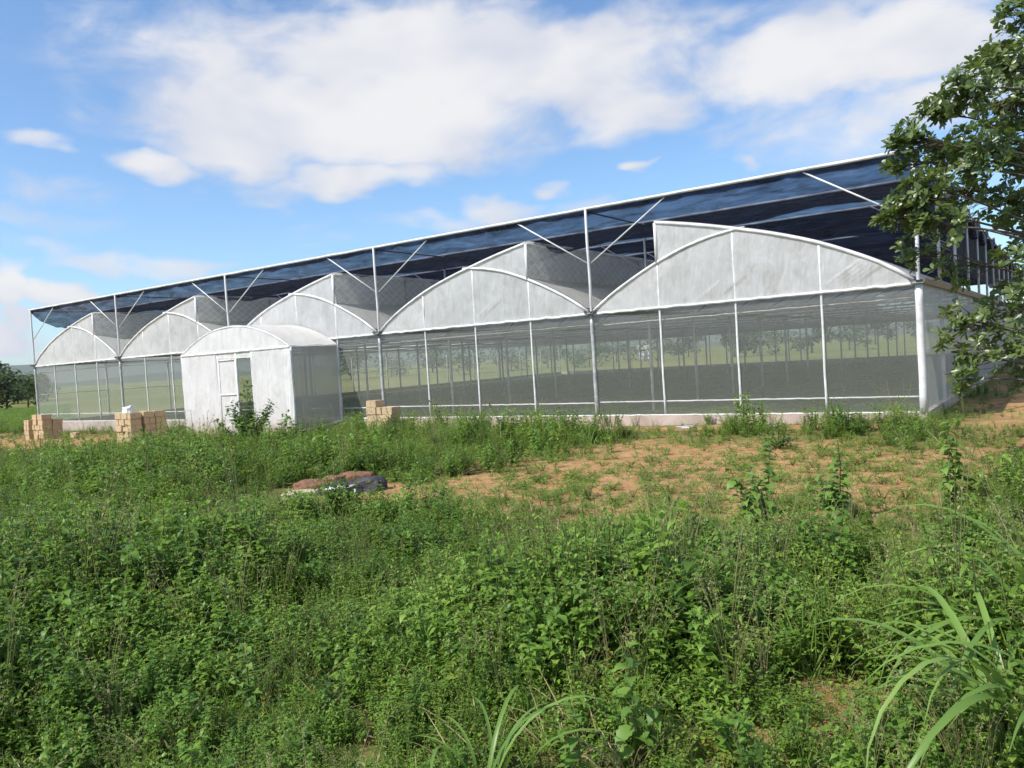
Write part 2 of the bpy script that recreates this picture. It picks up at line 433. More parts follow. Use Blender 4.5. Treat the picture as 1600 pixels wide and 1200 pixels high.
# front main posts (gutter posts) and gable studs
def bent(x, y, z0, z1, r, amp=.012, n=10):
    pts = []
    for k in range(9):
        z = z0 + (z1-z0)*k/8
        pts.append((x + amp*noise.noise(Vector((x, z*1.3, 2.2))), y + amp*noise.noise(Vector((x, z*1.3, 9.2))), z))
    return MB().tube(pts, r, n)
for i in range(6):
    x = G_LO + BAY*i
    gpart(bent(x, 0, KT-.02, GUT, .055 if i < 5 else .08), 'post', M['steel'] if i < 5 else M['white_strip'], True)
for i in range(5):
    for s in (.25, .5, .75):
        top = GUT + (hi(s) if s < .7 else lo_(s))
        x = bx_(i, s)
        gpart(bent(x, .005, KT-.02, top, .030), 'gable_post', M['white_strip'], True)
# inner columns on every gutter line
colm = MB().tube([(0, 0, 0), (0, 0, 1)], .05, 8).mesh('column', M['steel'], True)
for i in range(6):
    for k in range(1, NF+1):
        if i in (0, 5) or True:
            gplace('column', colm, (G_LO+BAY*i, FR*k - (.1 if k == NF else 0), .0), scale=(1, 1, GUT))
# gutters with a spout end that sticks out of the gable
for i in range(6):
    x = G_LO + BAY*i; w = .17; prof = [(-w, .10), (-w*.7, .0), (w*.7, .0), (w, .10), (w*.62, .02), (-w*.62, .02)]
    vs = []; fs = []
    for y in (-.16, G_LEN): vs += [(x+a, y, GUT+.0+b) for a, b in prof]
    for j in range(6): fs.append((j, (j+1) % 6, 6+(j+1) % 6, 6+j))
    fs += [tuple(reversed(range(6))), tuple(range(6, 12))]
    gpart(MB().add(vs, fs), 'gutter', M['dark_steel'])
# front rails: wavy white film strip at gutter height, a wire at half a metre, a sill strip on the kerb
def wavy(p0, p1, r, amp, seed, n=40, sides=6):
    p0 = Vector(p0); p1 = Vector(p1)
    pts = []
    for k in range(n+1):
        p = p0.lerp(p1, k/n); q = noise.noise(Vector((k*.9, seed, 1)))
        pts.append((p.x, p.y, p.z + amp*q))
    return MB().tube(pts, r, sides)
for i in range(5):
    x0 = G_LO+BAY*i+.07; x1 = x0+BAY-.14
    gpart(wavy((x0, -.03, GUT), (x1, -.03, GUT), .04, .028, i), 'top_rail', M['white_strip'], True)
    gpart(wavy((x0, .06, .57), (x1, .06, .55), .019, .012, i+20), 'low_rail', M['white_strip'], True)
    gpart(wavy((x0, -.045, KT+.015), (x1, -.045, KT+.015), .02, .012, i+40), 'sill_strip', M['white_strip'], True)
    gpart(wavy((x0, .16, 2.66), (x1, .16, 2.70), .03, .03, i+60), 'curtain_rail', M['dark_steel'], True)
FOLDS = {4: ((-4.9, .12, 4), (-1.75, .22, 5)), 3: ((-11.8, .25, 2),)}
# arches
def arch_mesh(fn, s0, s1, r, name, mat, n=18, flip=False):
    pts = [((s0+(s1-s0)*k/n)*BAY*(-1 if flip else 1), 0, fn(s0+(s1-s0)*k/n)) for k in range(n+1)]
    return MB().tube(pts, r, 6).mesh(name, mat, True)
for i in range(5):
    fl = i == 4; base = G_LO + BAY*i + (BAY if fl else 0)
    A = arch_mesh(hi, 0.012, .75, .046, 'arch', M['white_strip'], flip=fl); B = arch_mesh(lo_, .46, .988, .042, 'arch', M['white_strip'], flip=fl)
    a2 = arch_mesh(hi, 0.012, .75, .03, 'arch', M['steel'], 12, flip=fl); b2 = arch_mesh(lo_, .46, .988, .03, 'arch', M['steel'], 12, flip=fl)
    for k in range(NF+1):
        y = FR*k if k else -.02
        gplace('arch', A if k == 0 else a2, (base, y, GUT+.02)); gplace('arch', B if k == 0 else b2, (base, y, GUT+.02))
        vx = bx_(i, .75)
        gpart(MB().tube([(vx, y-.0, GUT+lo_(.75)), (vx, y, GUT+hi(.75))], .045 if k == 0 else .028, 6), 'vent_post', M['white_strip'] if k == 0 else M['steel'], True)
    # roof sheets, vent mesh, ridge pipe, purlins
    def sheet(fn, s0, s1, lift):
        def g(a, c):
            s = s0+(s1-s0)*a; y = .01+(G_LEN-.02)*c
            z = GUT + fn(s) + lift + .02*noise.noise(Vector((s*6, y*.5, i*3.3))) - .035*abs(math.sin(math.pi*y/FR))*math.sin(math.pi*min(max((s-s0)/(s1-s0), 0), 1))
            return (bx_(i, s), y, z)
        return MB().grid(g, 16, 70)
    gpart(sheet(hi, .02, .76, .075), 'roof_film', M['roof'], True)
    gpart(sheet(lo_, .5, .98, .07), 'roof_film', M['roof'], True)
    vx = bx_(i, .75)
    gpart(MB().grid(lambda a, c: (vx+.05*math.sin(a*60)*.2, .05+(G_LEN-.1)*a, GUT+lo_(.75)+.06+(hi(.75)-lo_(.75)-.06)*c), 60, 3), 'vent_mesh', M['ventnet'])
    gpart(MB().tube([(vx, 0, GUT+hi(.75)), (vx, G_LEN, GUT+hi(.75))], .04, 6), 'ridge_pipe', M['white_strip'], True)
    for s in (.3, .55):
        gpart(MB().tube([(bx_(i, s), .05, GUT+hi(s)-.03), (bx_(i, s), G_LEN-.05, GUT+hi(s)-.03)], .022, 6), 'purlin', M['steel'], True)
    # gable film
    wr = [(rng.uniform(.1, .9), rng.uniform(.3, 1)) for _ in range(5)]
    def gab(a, c, yy=-.012):
        s = .006+.988*a; top = hi(s) if s <= .75 else lo_(s)
        z = top*c; x = bx_(i, s)
        d = .018*noise.noise(Vector((x*1.1, z*1.6, i*2.7))) + .010*noise.noise(Vector((x*4+z*3, z*.8-x*.5, i)))
        edge = min(a*10, (1-a)*10, 1)
        for (fx, fz, n_) in FOLDS.get(i, ()):      # tension folds running up from the rail
            for j in range(n_):
                u_ = (x-fx-.16*j)*.84 + (z-fz)*.54; v_ = -(x-fx-.16*j)*.54 + (z-fz)*.84
                d -= .022*math.exp(-(v_/.03)**2)*math.exp(-((u_-.35)/.42)**2)
        return (x, yy + d*edge, GUT+.02+z)
    g1 = MB().grid(gab, 200 if i in FOLDS else 64, 40 if i in FOLDS else 14); gpart(g1, 'gable_film', M['gable'], True)
    gpart(MB().grid(lambda a, c: (gab(a, c)[0], G_LEN+.02, gab(a, c)[2]), 32, 3), 'gable_film', M['gable'], True)
# tie beams across all bays at every frame
for k in range(1, NF+1):
    y = FR*k - (.1 if k == NF else 0)
    gpart(MB().tube([(G_LO, y, GUT-.08), (0, y, GUT-.08)], .035, 6), 'tie_beam', M['steel'], True)
# mesh walls: front panel between every two studs, side panel for every frame, back panel for every bay
def panel(p0, p1, z0, z1, seed, nu=14, nv=14, amp=.02):
    p0 = Vector(p0); p1 = Vector(p1); d = (p1-p0).normalized(); nr = Vector((-d.y, d.x, 0))
    def g(a, c):
        e = min(a*6, (1-a)*6, 1)*min(c*6, (1-c)*6, 1)
        o = amp*noise.noise(Vector((a*3, c*2.5, seed*3.7)))*e
        p = p0.lerp(p1, a) + nr*o
        return (p.x, p.y, z0+(z1-z0)*c)
    return MB().grid(g, nu, nv)
for i in range(5):
    for q in range(4):
        x0 = G_LO+BAY*i+2*q+.03; gpart(panel((x0, .02, 0), (x0+1.94, .02, 0), KT+.01, GUT-.03, i*4+q), 'wall_mesh', M['wallnet'], True)
    gpart(panel((G_LO+BAY*i+.03, G_LEN-.04, 0), (G_LO+BAY*i+7.97, G_LEN-.04, 0), KT+.01, GUT-.03, i+90, 8, 4), 'wall_mesh', M['wallnet'], True)
for k in range(NF):
    for x, sx in ((0, 1), (G_LO, -1)):
        gpart(panel((x+.05*sx, FR*k+.03, 0), (x+.05*sx, FR*k+FR-.03, 0), KT+.01, GUT+.04, k+130+sx, 8, 8, .03), 'wall_mesh', M['sidenet'] if sx > 0 else M['wallnet'], True)
        gpart(MB().tube([(x+.0*sx, FR*k+.05, 1.55), (x+.0*sx, FR*k+FR-.05, 1.55)], .022, 6), 'side_rail', M['steel'], True)

# ------------------------------------------------------------------ shade net on its frame
sn = empty('shade_net_canopy', (G_LO/2, 0, GUT))
tag(sn, 'black shade net stretched over white pipe frame above the whole greenhouse', 'shade net')
def spart(mb, name, mat, smooth=True):
    o = mb.build(name, mat, sn, smooth); o.matrix_parent_inverse = sn.matrix_basis.inverted(); return o
tall = MB().tube([(0, 0, 0), (0, 0, 1)], .042, 8).mesh('post', M['steel'], True)
tallf = MB().tube([(0, 0, 0), (.012, 0, .3), (-.006, 0, .7), (0, 0, 1)], .04, 8).mesh('post', M['white_strip'], True)
XL, XR = G_LO-.15, .12
for k in range(NF+1):
    y = FR*k
    for i in range(6):
        o = link('post', tallf if k == 0 else tall, sn, (G_LO+BAY*i+OX, y, .08), None, (1, 1, NET-GUT-.08))
    spart(wavy((XL, y, NET), (XR, y, NET), .04, .014, k+200, 60, 8), 'cross_pipe', M['white_strip'])
    if k < 5:
        for i in range(6):
            x = G_LO+BAY*i
            for sx in (-1, 1):
                if (i == 0 and sx < 0) or (i == 5 and sx > 0): continue
                spart(MB().tube([(x+.04*sx, y+.05, GUT+1.38), (x+2.32*sx, y+.05, NET-.03)], .02 if k == 0 else .016, 6), 'brace', M['white_strip'] if k == 0 else M['steel'])
for i in range(6):
    spart(MB().tube([(G_LO+BAY*i, 0, NET-.07), (G_LO+BAY*i, FR*NF, NET-.07)], .022, 6), 'ridge_wire', M['dark_steel'])
for k in range(NF):
    def g(a, c):
        x = XL + (XR-XL)*a; y = FR*(k+c)
        near = abs(((x-G_LO) % BAY)/BAY - .5)*2       # 1 at post lines, 0 mid bay
        sag = (.60 + .34*noise.noise(Vector((x*.14, k*7.1, .4))) + .10*(1-near))
        sh = 4*c*(1-c)
        sh = sh**.8 if sh > 0 else 0
        z = NET - .03 - sag*sh
        z += (.16*noise.noise(Vector((x*.45, y*1.6, 3.3))) + .07*noise.noise(Vector((x*1.5+y*.6, y*2.6, 8.1))))*sh
        ew = max(0, 1-(x-XL)/1.6)
        z -= .30*ew*sh
        return (x, y + .05*noise.noise(Vector((x*.7, y, 1.7)))*sh, z)
    spart(MB().grid(g, 150, 14), 'net_strip', M['shade'])
# net hung down the right side behind the posts, from the third frame back
for k in range(2, NF):
    spart(MB().grid(lambda a, c: (-.09+.05*noise.noise(Vector((k+a, c*3, 1.2))), FR*(k+a), NET+.04-(2.1+.25*noise.noise(Vector(((k+a)*1.7, .3, 4))))*c-.25*4*a*(1-a)*(1-c)), 12, 8), 'side_net', M['shade_dense'])
# folded front hem of the net along the first pipe
def hem(a, c):
    x = XL+(XR-XL)*a
    return (x, .065+.02*math.sin(c*3), NET+.03-(.20+.10*noise.noise(Vector((x*1.3, 2, 2)))+.06*noise.noise(Vector((x*4.3, 7, 2))))*c)
spart(MB().grid(hem, 160, 3), 'net_hem', M['shade'])

# ------------------------------------------------------------------ entrance porch
PX0, PX1, PY, PB, PT, PA = -23.94, -17.91, -2.12, -.16, 2.73, 3.59
pc = (PX0+PX1)/2
po = empty('entrance_porch', (pc, PY/2, PB))
tag(po, 'small arched white film porch with open doorway in front of the greenhouse', 'porch')
def ppart(mb, name, mat, smooth=True, parent=None):
    o = mb.build(name, mat, po, smooth); o.matrix_parent_inverse = po.matrix_basis.inverted(); return o
def parch(x):
    t = (x-pc)/((PX1-PX0)/2); return PT + (PA-PT)*max(0, 1-abs(t)**2.1)
def arcpts(y, n=28, dz=0): return [(PX0+(PX1-PX0)*k/n, y, parch(PX0+(PX1-PX0)*k/n)+dz) for k in range(n+1)]
for y in (PY, PY/2, -.12):
    ppart(MB().tube(arcpts(y), .035, 6), 'arch', M['white_strip'])
def roofg(a, c):
    x = PX0+(PX1-PX0)*a; y = PY-.03+(abs(PY)-.08)*c
    return (x, y, parch(x)+.05+.012*noise.noise(Vector((x*2, y*2, 1))) - .02*math.sin(c*2*math.pi)**2)
ppart(MB().grid(roofg, 36, 8), 'roof_film', M['porch_roof'])
def tymp(a, c):
    x = PX0+(PX1-PX0)*a; return (x, PY-.02+.02*noise.noise(Vector((x*1.2, c*2, 5))), PT+(parch(x)-PT)*c)
ppart(MB().grid(tymp, 36, 5), 'gable_film', M['porch'])
for x in (PX0, -21.82, -20.77, -19.92, PX1):
    ppart(bent(x, PY, PB, PT, .04, .02), 'post', M['white_strip'])
for x in (PX0, PX1): ppart(bent(x, -.14, PB, PT, .035, .02), 'post', M['white_strip'])
ppart(wavy((PX0, PY-.02, PT), (PX1, PY-.02, PT), .045, .02, 301), 'front_rail', M['white_strip'])
for x in (PX0, PX1): ppart(wavy((x, PY, PT), (x, -.12, PT), .035, .015, 302), 'side_rail', M['white_strip'])
def flap(x0, x1, y, z0, z1, seed, amp=.05):
    def g(a, c):
        lowfl = (1-c)**2
        return (x0+(x1-x0)*a + .02*noise.noise(Vector((c*3, seed, 1))), y + amp*noise.noise(Vector((a*4, c*2, seed)))*(0.3+lowfl), z0 + (z1-z0)*c - .03*abs(noise.noise(Vector((a*6, seed, 2))))*lowfl)
    return MB().grid(g, 18, 18)
ppart(flap(PX0+.02, -21.86, PY-.03, PB+.02, PT, 1.1), 'front_film', M['porch'])
ppart(flap(-19.90, PX1-.02, PY-.03, PB+.02, PT, 4.1), 'front_film', M['porch'])
ppart(flap(-21.80, -19.94, PY-.01, 2.50, PT, 7.7, .02), 'transom_film', M['porch'])
# door leaf standing in its frame
door = empty('door', (0, 0, 0)); door.parent = po; door.matrix_parent_inverse = po.matrix_basis.inverted(); door.location = (-21.78, PY+.0, PB)
def dpart(mb, name, mat): o = link(name, mb.mesh(name, mat, True), door); return o
dpart(flap(.03, .97, 0, .05, 2.62, 9.3, .015), 'door_film', M['porch'])
for x in (.02, .98): dpart(MB().tube([(x, -.01, .02), (x, -.01, 2.64)], .026, 6), 'stile', M['white_strip'])
for z in (.05, 1.42, 2.62): dpart(MB().tube([(.02, -.015, z), (.98, -.015, z)], .026, 6), 'rail', M['white_strip'])
# side curtains: mesh with a crumpled hem lifted off the ground
def side(x, seed):
    def g(a, c):
        y = PY+.03+(abs(PY)-.18)*a; z0 = PB+.10+.16*a+.05*noise.noise(Vector((a*8, seed, 1)))
        return (x+.05*noise.noise(Vector((a*3, c*3, seed)))*(1-c*.6), y, z0+(PT-z0)*c)
    return MB().grid(g, 16, 18)
M['porchside'] = film('porch_side_mesh', .72, col=(.50, .51, .50), front=.6, wr=.6)
ppart(side(PX1+.02, 3.3), 'side_film', M['porchside']); ppart(side(PX0-.02, 5.3), 'side_film', M['porchside'])
ppart(wavy((PX1+.03, PY+.03, PB+.13), (PX1+.03, -.1, PB+.30), .045, .05, 310), 'rolled_hem', M['white_strip'])
ppart(flap(PX1-.28, PX1+.06, PY-.07, PB-.02, PT-.05, 12.4, .05), 'corner_film', M['porch'])
ppart(kerb((PX0+.1, PY+.12, 0), (PX0+.1, -.2, 0), .12), 'kerb', M['kerb']); ppart(kerb((PX1-.08, PY+.12, 0), (PX1-.08, -.2, 0), .12), 'kerb', M['kerb'])
bpy.context.view_layer.update()

# ------------------------------------------------------------------ foliage builders
WID = {'ovate': ([0, .12, .38, .7, 1], [.06, .72, 1, .55, 0]), 'obovate': ([0, .25, .6, .85, 1], [.05, .38, .92, .85, .12]),
       'lance': ([0, .2, .5, .8, 1], [.1, .8, 1, .5, 0]), 'small': ([0, .45, 1], [.1, 1, 0]), 'blade': ([0, .2, .4, .6, .8, 1], [.7, 1, .95, .8, .5, .04])}
class Leaves:
    def __init__(s): s.v = []; s.f = []; s.m = []
    def leaf(s, base, d, up, L, w, droop=.4, shape='ovate', fold=.25, mi=0, twist=0.0):
        base = Vector(base); d = Vector(d).normalized(); up = Vector(up)
        side = d.cross(up)
        if side.length < 1e-4: side = d.orthogonal()
        side.normalize(); nrm = side.cross(d).normalized()
        if twist: 
            q = Matrix.Rotation(twist, 3, d); side = q @ side; nrm = q @ nrm
        ts, ws = WID[shape]; b = len(s.v); n = len(ts)
        for t, k in zip(ts, ws):
            c = base + d*(L*t*(1-.25*droop*t)) + Vector((0, 0, -1))*(L*droop*t*t*.75)
            h = w*.5*k
            s.v += [c - side*h + nrm*h*fold, c, c + side*h + nrm*h*fold]
        for i in range(n-1):
            o = b+i*3
            s.f += [(o, o+1, o+4, o+3), (o+1, o+2, o+5, o+4)]; s.m += [mi, mi]
    def tube(s, pts, r, n=4, mi=1):
        mb = MB(); mb.tube(pts, r, n, False); b = len(s.v)
        s.v += [Vector(v) for v in mb.v]; s.f += [tuple(i+b for i in f) for f in mb.f]; s.m += [mi]*len(mb.f)
    def mesh(s, name, mats, smooth=True):
        fl = [i for f in s.f for i in f]
        return np_mesh(name, [tuple(v) for v in s.v], fl, [len(f) for f in s.f], mats, smooth, s.m)
def rdir(r, zmin=-.2, zmax=1.0):
    a = r.uniform(0, 2*math.pi); z = r.uniform(zmin, zmax); k = math.sqrt(max(0, 1-z*z))
    return Vector((k*math.cos(a), k*math.sin(a), z))
Z = Vector((0, 0, 1))
def nettle(seed, h=.6, stems=4, L=.085):
    """upright broad-leaved weed, leaves in opposite pairs up every stem"""
    r = random.Random(seed); P = Leaves()
    for q in range(stems):
        a = r.uniform(0, 6.28); lean = r.uniform(.05, .45) if q else .06
        hh = h*r.uniform(.6, 1.0); d = Vector((math.cos(a)*lean, math.sin(a)*lean, 1)).normalized()
        b = Vector((r.uniform(-.06, .06), r.uniform(-.06, .06), -.03))
        pts = [b + d*hh*t + Vector((math.cos(a+1), math.sin(a+1), 0))*.03*math.sin(t*4+q) for t in (0, .35, .7, 1)]
        P.tube(pts, [.006, .005, .004, .002], 3)
        nn = int(hh/.055)
        for k in range(2, nn+1):
            t = k/nn; p = b + d*hh*t + Vector((math.cos(a+1), math.sin(a+1), 0))*.03*math.sin(t*4+q)
            ll = L*(1.15-.6*t)*r.uniform(.75, 1.2)
            for j in (0, 1):
                th = k*1.57+j*math.pi+r.uniform(-.4, .4)
                dd = Vector((math.cos(th), math.sin(th), r.uniform(.05, .6)))
                P.leaf(p, dd, Z, ll, ll*.62, r.uniform(.2, .9), 'ovate', r.uniform(.05, .4))
        for j in range(4): P.leaf(b+d*hh, rdir(r, .5, .95), Z, L*.45, L*.25, .2, 'small')
    return P
def herb(seed, h=.3, n=120, L=.045, rad=.2, shape='small', asp=.6):
    """bushy low herb, many small leaves on thin forked stems"""
    r = random.Random(seed); P = Leaves()
    for q in range(9):
        d = rdir(r, .35, .95); hh = h*r.uniform(.6, 1.1)
        tip = Vector((d.x*rad*1.2, d.y*rad*1.2, hh)); P.tube([(0, 0, -.03), tip*.5+Vector((0, 0, .04)), tip], [.004, .003, .0015], 3)
        for k in range(n//9):
            t = r.uniform(.25, 1.05); p = Vector((tip.x*t, tip.y*t, tip.z*t**.8)) + Vector((r.gauss(0, .03), r.gauss(0, .03), r.gauss(0, .02)))
            ll = L*r.uniform(.6, 1.3)
            P.leaf(p, rdir(r, -.1, .7), Z, ll, ll*asp, r.uniform(.1, .7), shape, r.uniform(0, .4))
    return P
def feather(seed, h=.55, fr=14):
    """soft weed with pinnate fronds"""
    r = random.Random(seed); P = Leaves()
    for q in range(fr):
        a = r.uniform(0, 6.28); out = r.uniform(.08, .32); hh = h*r.uniform(.35, 1)
        pts = []
        for k in range(7):
            t = k/6; pts.append(Vector((math.cos(a)*out*t**1.5, math.sin(a)*out*t**1.5, hh*(t-.18*t*t*r.uniform(.6, 1.4))-.02)))
        P.tube(pts[::2], [.004, .003, .002, .0012], 3)
        for k in range(2, 7):
            for j in (-1, 1):
                for m in range(2):
                    p = pts[k].lerp(pts[k-1], m*.5)
                    th = a + j*r.uniform(.8, 1.4)
                    P.leaf(p, (math.cos(th), math.sin(th), r.uniform(.1, .5)), Z, .07*(1.2-.5*k/6)*r.uniform(.7, 1.2), .022, r.uniform(.2, .7), 'small', .2)
    return P
def tuft(seed, n=36, h=.45, w=.008, spread=.5):
    r = random.Random(seed); P = Leaves()
    for q in range(n):
        a = r.uniform(0, 6.28); sp = r.uniform(.1, spread); L = h*r.uniform(.5, 1.15)
        d = Vector((math.cos(a)*sp, math.sin(a)*sp, 1))
        P.leaf((r.gauss(0, .03), r.gauss(0, .03), -.02), d, Vector((-math.sin(a), math.cos(a), .3)), L, w*r.uniform(.7, 1.4), r.uniform(.15, .9), 'blade', .3, twist=r.uniform(-1, 1))
    return P
protoC = bpy.data.collections.new('weed_forms')
def reg(name, P, mats):
    o = bpy.data.objects.new(name, P.mesh(name, mats)); protoC.objects.link(o)
KINDS = {}
def addk(kind, P, mats):
    n = sum(len(v) for v in KINDS.values()); KINDS.setdefault(kind, []).append(n); reg('form_%02d' % n, P, mats)
for k in range(4): addk('nettle', nettle(k+1, .50+.07*k, 5+k % 3, .082+.016*k), [M['weedA'], M['stem']])
for k in range(3): addk('herb', herb(k+20, .28+.05*k, 150, .045), [M['weedB'], M['stem']])
for k in range(3): addk('lanceherb', herb(k+30, .38+.06*k, 130, .075, .2, 'lance', .27), [M['weedB'], M['stem']])
for k in range(2): addk('feather', feather(k+40, .55+.1*k, 18), [M['weedA'], M['stem']])
for k in range(3): addk('tuft', tuft(k+50, 40, .40+.12*k), [M['grass'], M['stem']])
for k in range(2): addk('creep', herb(k+60, .09, 70, .035, .17), [M['weedB'], M['stem']])
for k in range(2): addk('short', tuft(k+65, 34, .16, .006, .9), [M['grass'], M['stem']])
addk('dry', tuft(70, 22, .40, .005, 1.1), [M['dry'], M['stem']]); addk('dry', tuft(71, 26, .10, .005, 3.0), [M['dry'], M['stem']])

def seedgrass(seed, n=9, h=.95):
    r = random.Random(seed); P = tuft(seed+3, 18, h*.6, .007, .35)
    for q in range(n):
        a = r.uniform(0, 6.28); ln = r.uniform(.05, .4); hh = h*r.uniform(.6, 1.1)
        pts = [Vector((math.cos(a)*ln*t*t*hh, math.sin(a)*ln*t*t*hh, hh*t)) for t in (0, .4, .75, 1)]
        P.tube(pts, [.003, .0025, .002, .001], 3, 1)
        for k in range(9):
            p = pts[2].lerp(pts[3], .2+.8*k/9); P.leaf(p, rdir(r, -.1, .9), Z, .035, .010, .5, 'small', .1, 1)
    return P
M['seedhead'] = leafmat('seed_head', [(.20, .20, .08), (.30, .28, .12), (.40, .36, .18)], trans=.25)
M['yellow'] = leafmat('yellowed_leaf', [(.22, .20, .03), (.34, .33, .05), (.42, .36, .10)], trans=.4)
for k in range(2): addk('seed', seedgrass(k+80, 8+3*k, .8+.2*k), [M['grass'], M['seedhead']])
addk('yellowed', herb(90, .3, 110, .05), [M['yellow'], M['stem']]); addk('yellowed', nettle(91, .5, 3, .07), [M['yellow'], M['stem']])
for k in range(2): addk('slender', nettle(95+k, .75, 7, .048), [M['weedB'], M['stem']])
def scatter(name, pts, label_kind='stuff'):
    """pts: list of (x, y, z, rotz, scale, index, tilt)"""
    me = bpy.data.meshes.new(name); n = len(pts); A = np.array(pts, np.float32)
    me.vertices.add(n); me.vertices.foreach_set('co', A[:, :3].ravel())
    for nm, col_, ty in (('rz', 3, 'FLOAT'), ('sc', 4, 'FLOAT'), ('tl', 6, 'FLOAT')):
        me.attributes.new(nm, ty, 'POINT').data.foreach_set('value', A[:, col_].copy())
    me.attributes.new('ix', 'INT', 'POINT').data.foreach_set('value', A[:, 5].astype(np.int32))
    me.update()
    o = link(name, me); tag(o, kind='stuff')
    ng = bpy.data.node_groups.new(name+'_spread', 'GeometryNodeTree')
    ng.interface.new_socket('Geometry', in_out='INPUT', socket_type='NodeSocketGeometry'); ng.interface.new_socket('Geometry', in_out='OUTPUT', socket_type='NodeSocketGeometry')
    N = ng.nodes; L = ng.links
    gi = N.new('NodeGroupInput'); go = N.new('NodeGroupOutput')
    ci = N.new('GeometryNodeCollectionInfo'); ci.inputs['Collection'].default_value = protoC
    ci.inputs['Separate Children'].default_value = True; ci.inputs['Reset Children'].default_value = True
    iop = N.new('GeometryNodeInstanceOnPoints'); iop.inputs['Pick Instance'].default_value = True
    def attr(nm, ty):
        a = N.new('GeometryNodeInputNamedAttribute'); a.data_type = ty; a.inputs['Name'].default_value = nm; return a.outputs[0]
    cx = N.new('ShaderNodeCombineXYZ'); L.new(attr('tl', 'FLOAT'), cx.inputs[0]); L.new(attr('rz', 'FLOAT'), cx.inputs[2])
    L.new(gi.outputs[0], iop.inputs['Points']); L.new(ci.outputs[0], iop.inputs['Instance']); L.new(attr('ix', 'INT'), iop.inputs['Instance Index'])
    e2r = N.new('FunctionNodeEulerToRotation'); L.new(cx.outputs[0], e2r.inputs[0])
    L.new(e2r.outputs[0], iop.inputs['Rotation'])
    L.new(attr('sc', 'FLOAT'), iop.inputs['Scale']); L.new(iop.outputs[0], go.inputs[0])
    md = o.modifiers.new('spread', 'NODES'); md.node_group = ng
    return o
def in_view(x, y, margin=2.5):
    d = Vector((x, y, 0)) - Vector((CAM.x, CAM.y, 0)); f = Vector((CF.x, CF.y, 0)).normalized(); rr = Vector((CR.x, CR.y, 0)).normalized()
    z = d.dot(f); u = d.dot(rr)
    return z > 1.6 and abs(u) < z*.70 + margin, z
def in_house(x, y):
    return (G_LO-.1 < x < .12 and y > -.12) or (PX0-.1 < x < PX1+.15 and y > PY-.15)
KEEP_CLEAR = [(-7.1, -10.2, 1.5, .8), (-6.0, -11.2, 1.6, 1.0)]       # the sacks lie here
VEG = []; LOWV = []; DRYV = []
r = random.Random(5)
area = [(-42, 9, -20, 9)]
def pick(kind): return r.choice(KINDS[kind])
def patch(x, y, s): return noise.noise(Vector((x*.33, y*.33, s)))
tries = 0
while tries < 52000:
    tries += 1
    # sample in polar form round the camera so that density falls with distance
    z = 2.2 + (36*r.random()**1.55); u = r.uniform(-1, 1)*(z*.70+2.2)
    p = Vector((CAM.x, CAM.y, 0)) + Vector((CF.x, CF.y, 0)).normalized()*z + Vector((CR.x, CR.y, 0)).normalized()*u
    x, y = p.x, p.y
    if in_house(x, y) or y < -21: continue
    if z > 14 and r.random() < .45: continue
    if x > .3 and y > -.2 and r.random() < .55: continue
    if any(((x-a)/c)**2 + ((y-b)/d)**2 < 1 for a, b, c, d in KEEP_CLEAR): continue
    sl = soilness(x, y)
    if (x-CAM.x)**2 + (y-CAM.y)**2 < 1.7**2: continue
    gz = zg(x, y); rz = r.uniform(0, 6.28); tl = r.gauss(0, .16)
    if r.random() < sl:
        q = r.random()
        if q < .20: LOWV.append((x, y, gz, rz, r.uniform(.5, 1.3), pick('short'), tl))
        elif q < .34: LOWV.append((x, y, gz, rz, r.uniform(.5, 1.4), pick('creep'), tl))
        elif q < .40: DRYV.append((x, y, gz, rz, r.uniform(.5, 1.2), KINDS['dry'][1], tl))
        elif q < .43 and sl < .9: VEG.append((x, y, gz, rz, r.uniform(.4, .9), pick('herb'), tl))
        continue
    n1_ = patch(x, y, 1.0); n2_ = patch(x, y, 9.0); n3_ = patch(x*1.8, y*1.8, 17.0)
    # vegetation height changes over the field; it is lower towards the bare ground
    hs = (1.0 + 1.15*n1_ + .5*n3_)*(1-.5*sl)
    if x < -18 and y > -9: hs *= .55
    if -8 < x < 1.8 and -14.2 < y < -8.8: hs *= .62
    if -14 < x < -3.5 and -5.5 < y < -1.2: hs *= .85
    if x > -5.5 and y > -12.2 and x < 2 and sl > .02: hs *= .55
    hs = min(hs, 1.35)
    if x > 1.2 and y > -14: hs *= .8
    hs *= .78 + .20*min(max((z-3)/9, 0), 1)
    hs = max(hs, .28)
    w = [('nettle', .46+1.1*max(n2_, 0)), ('herb', .35+.8*max(-n2_, 0)), ('lanceherb', .24+.8*max(n3_, 0)), ('feather', .16+.8*max(-n3_, 0)*max(n1_+.3, 0)), ('tuft', .38+1.0*max(-n1_, 0)), ('creep', .10), ('seed', .045+.2*max(-n2_, 0)), ('yellowed', .055), ('slender', .22+.7*max(n3_*n1_*3, 0))]
    t = r.uniform(0, sum(b for a, b in w))
    for a, b in w:
        t -= b
        if t <= 0: break
    if n3_ + n2_*.5 < -.28 and r.random() < .55 and z < 14: continue
    VEG.append((x, y, gz, rz, hs*r.uniform(.6, 1.35), pick(a), tl))
    if r.random() < .04: DRYV.append((x, y, gz, rz, r.uniform(.7, 1.5), KINDS['dry'][0], tl))
tag(scatter('weed_ground_cover', VEG), 'mixed green weeds and herbs covering the field in front of the greenhouse', 'weeds')
tag(scatter('short_grass', LOWV), 'short sparse grass and creepers on the bare orange soil', 'grass')
tag(scatter('dry_straw', DRYV), 'pale dry straw and dead grass stalks scattered among the weeds', 'straw')
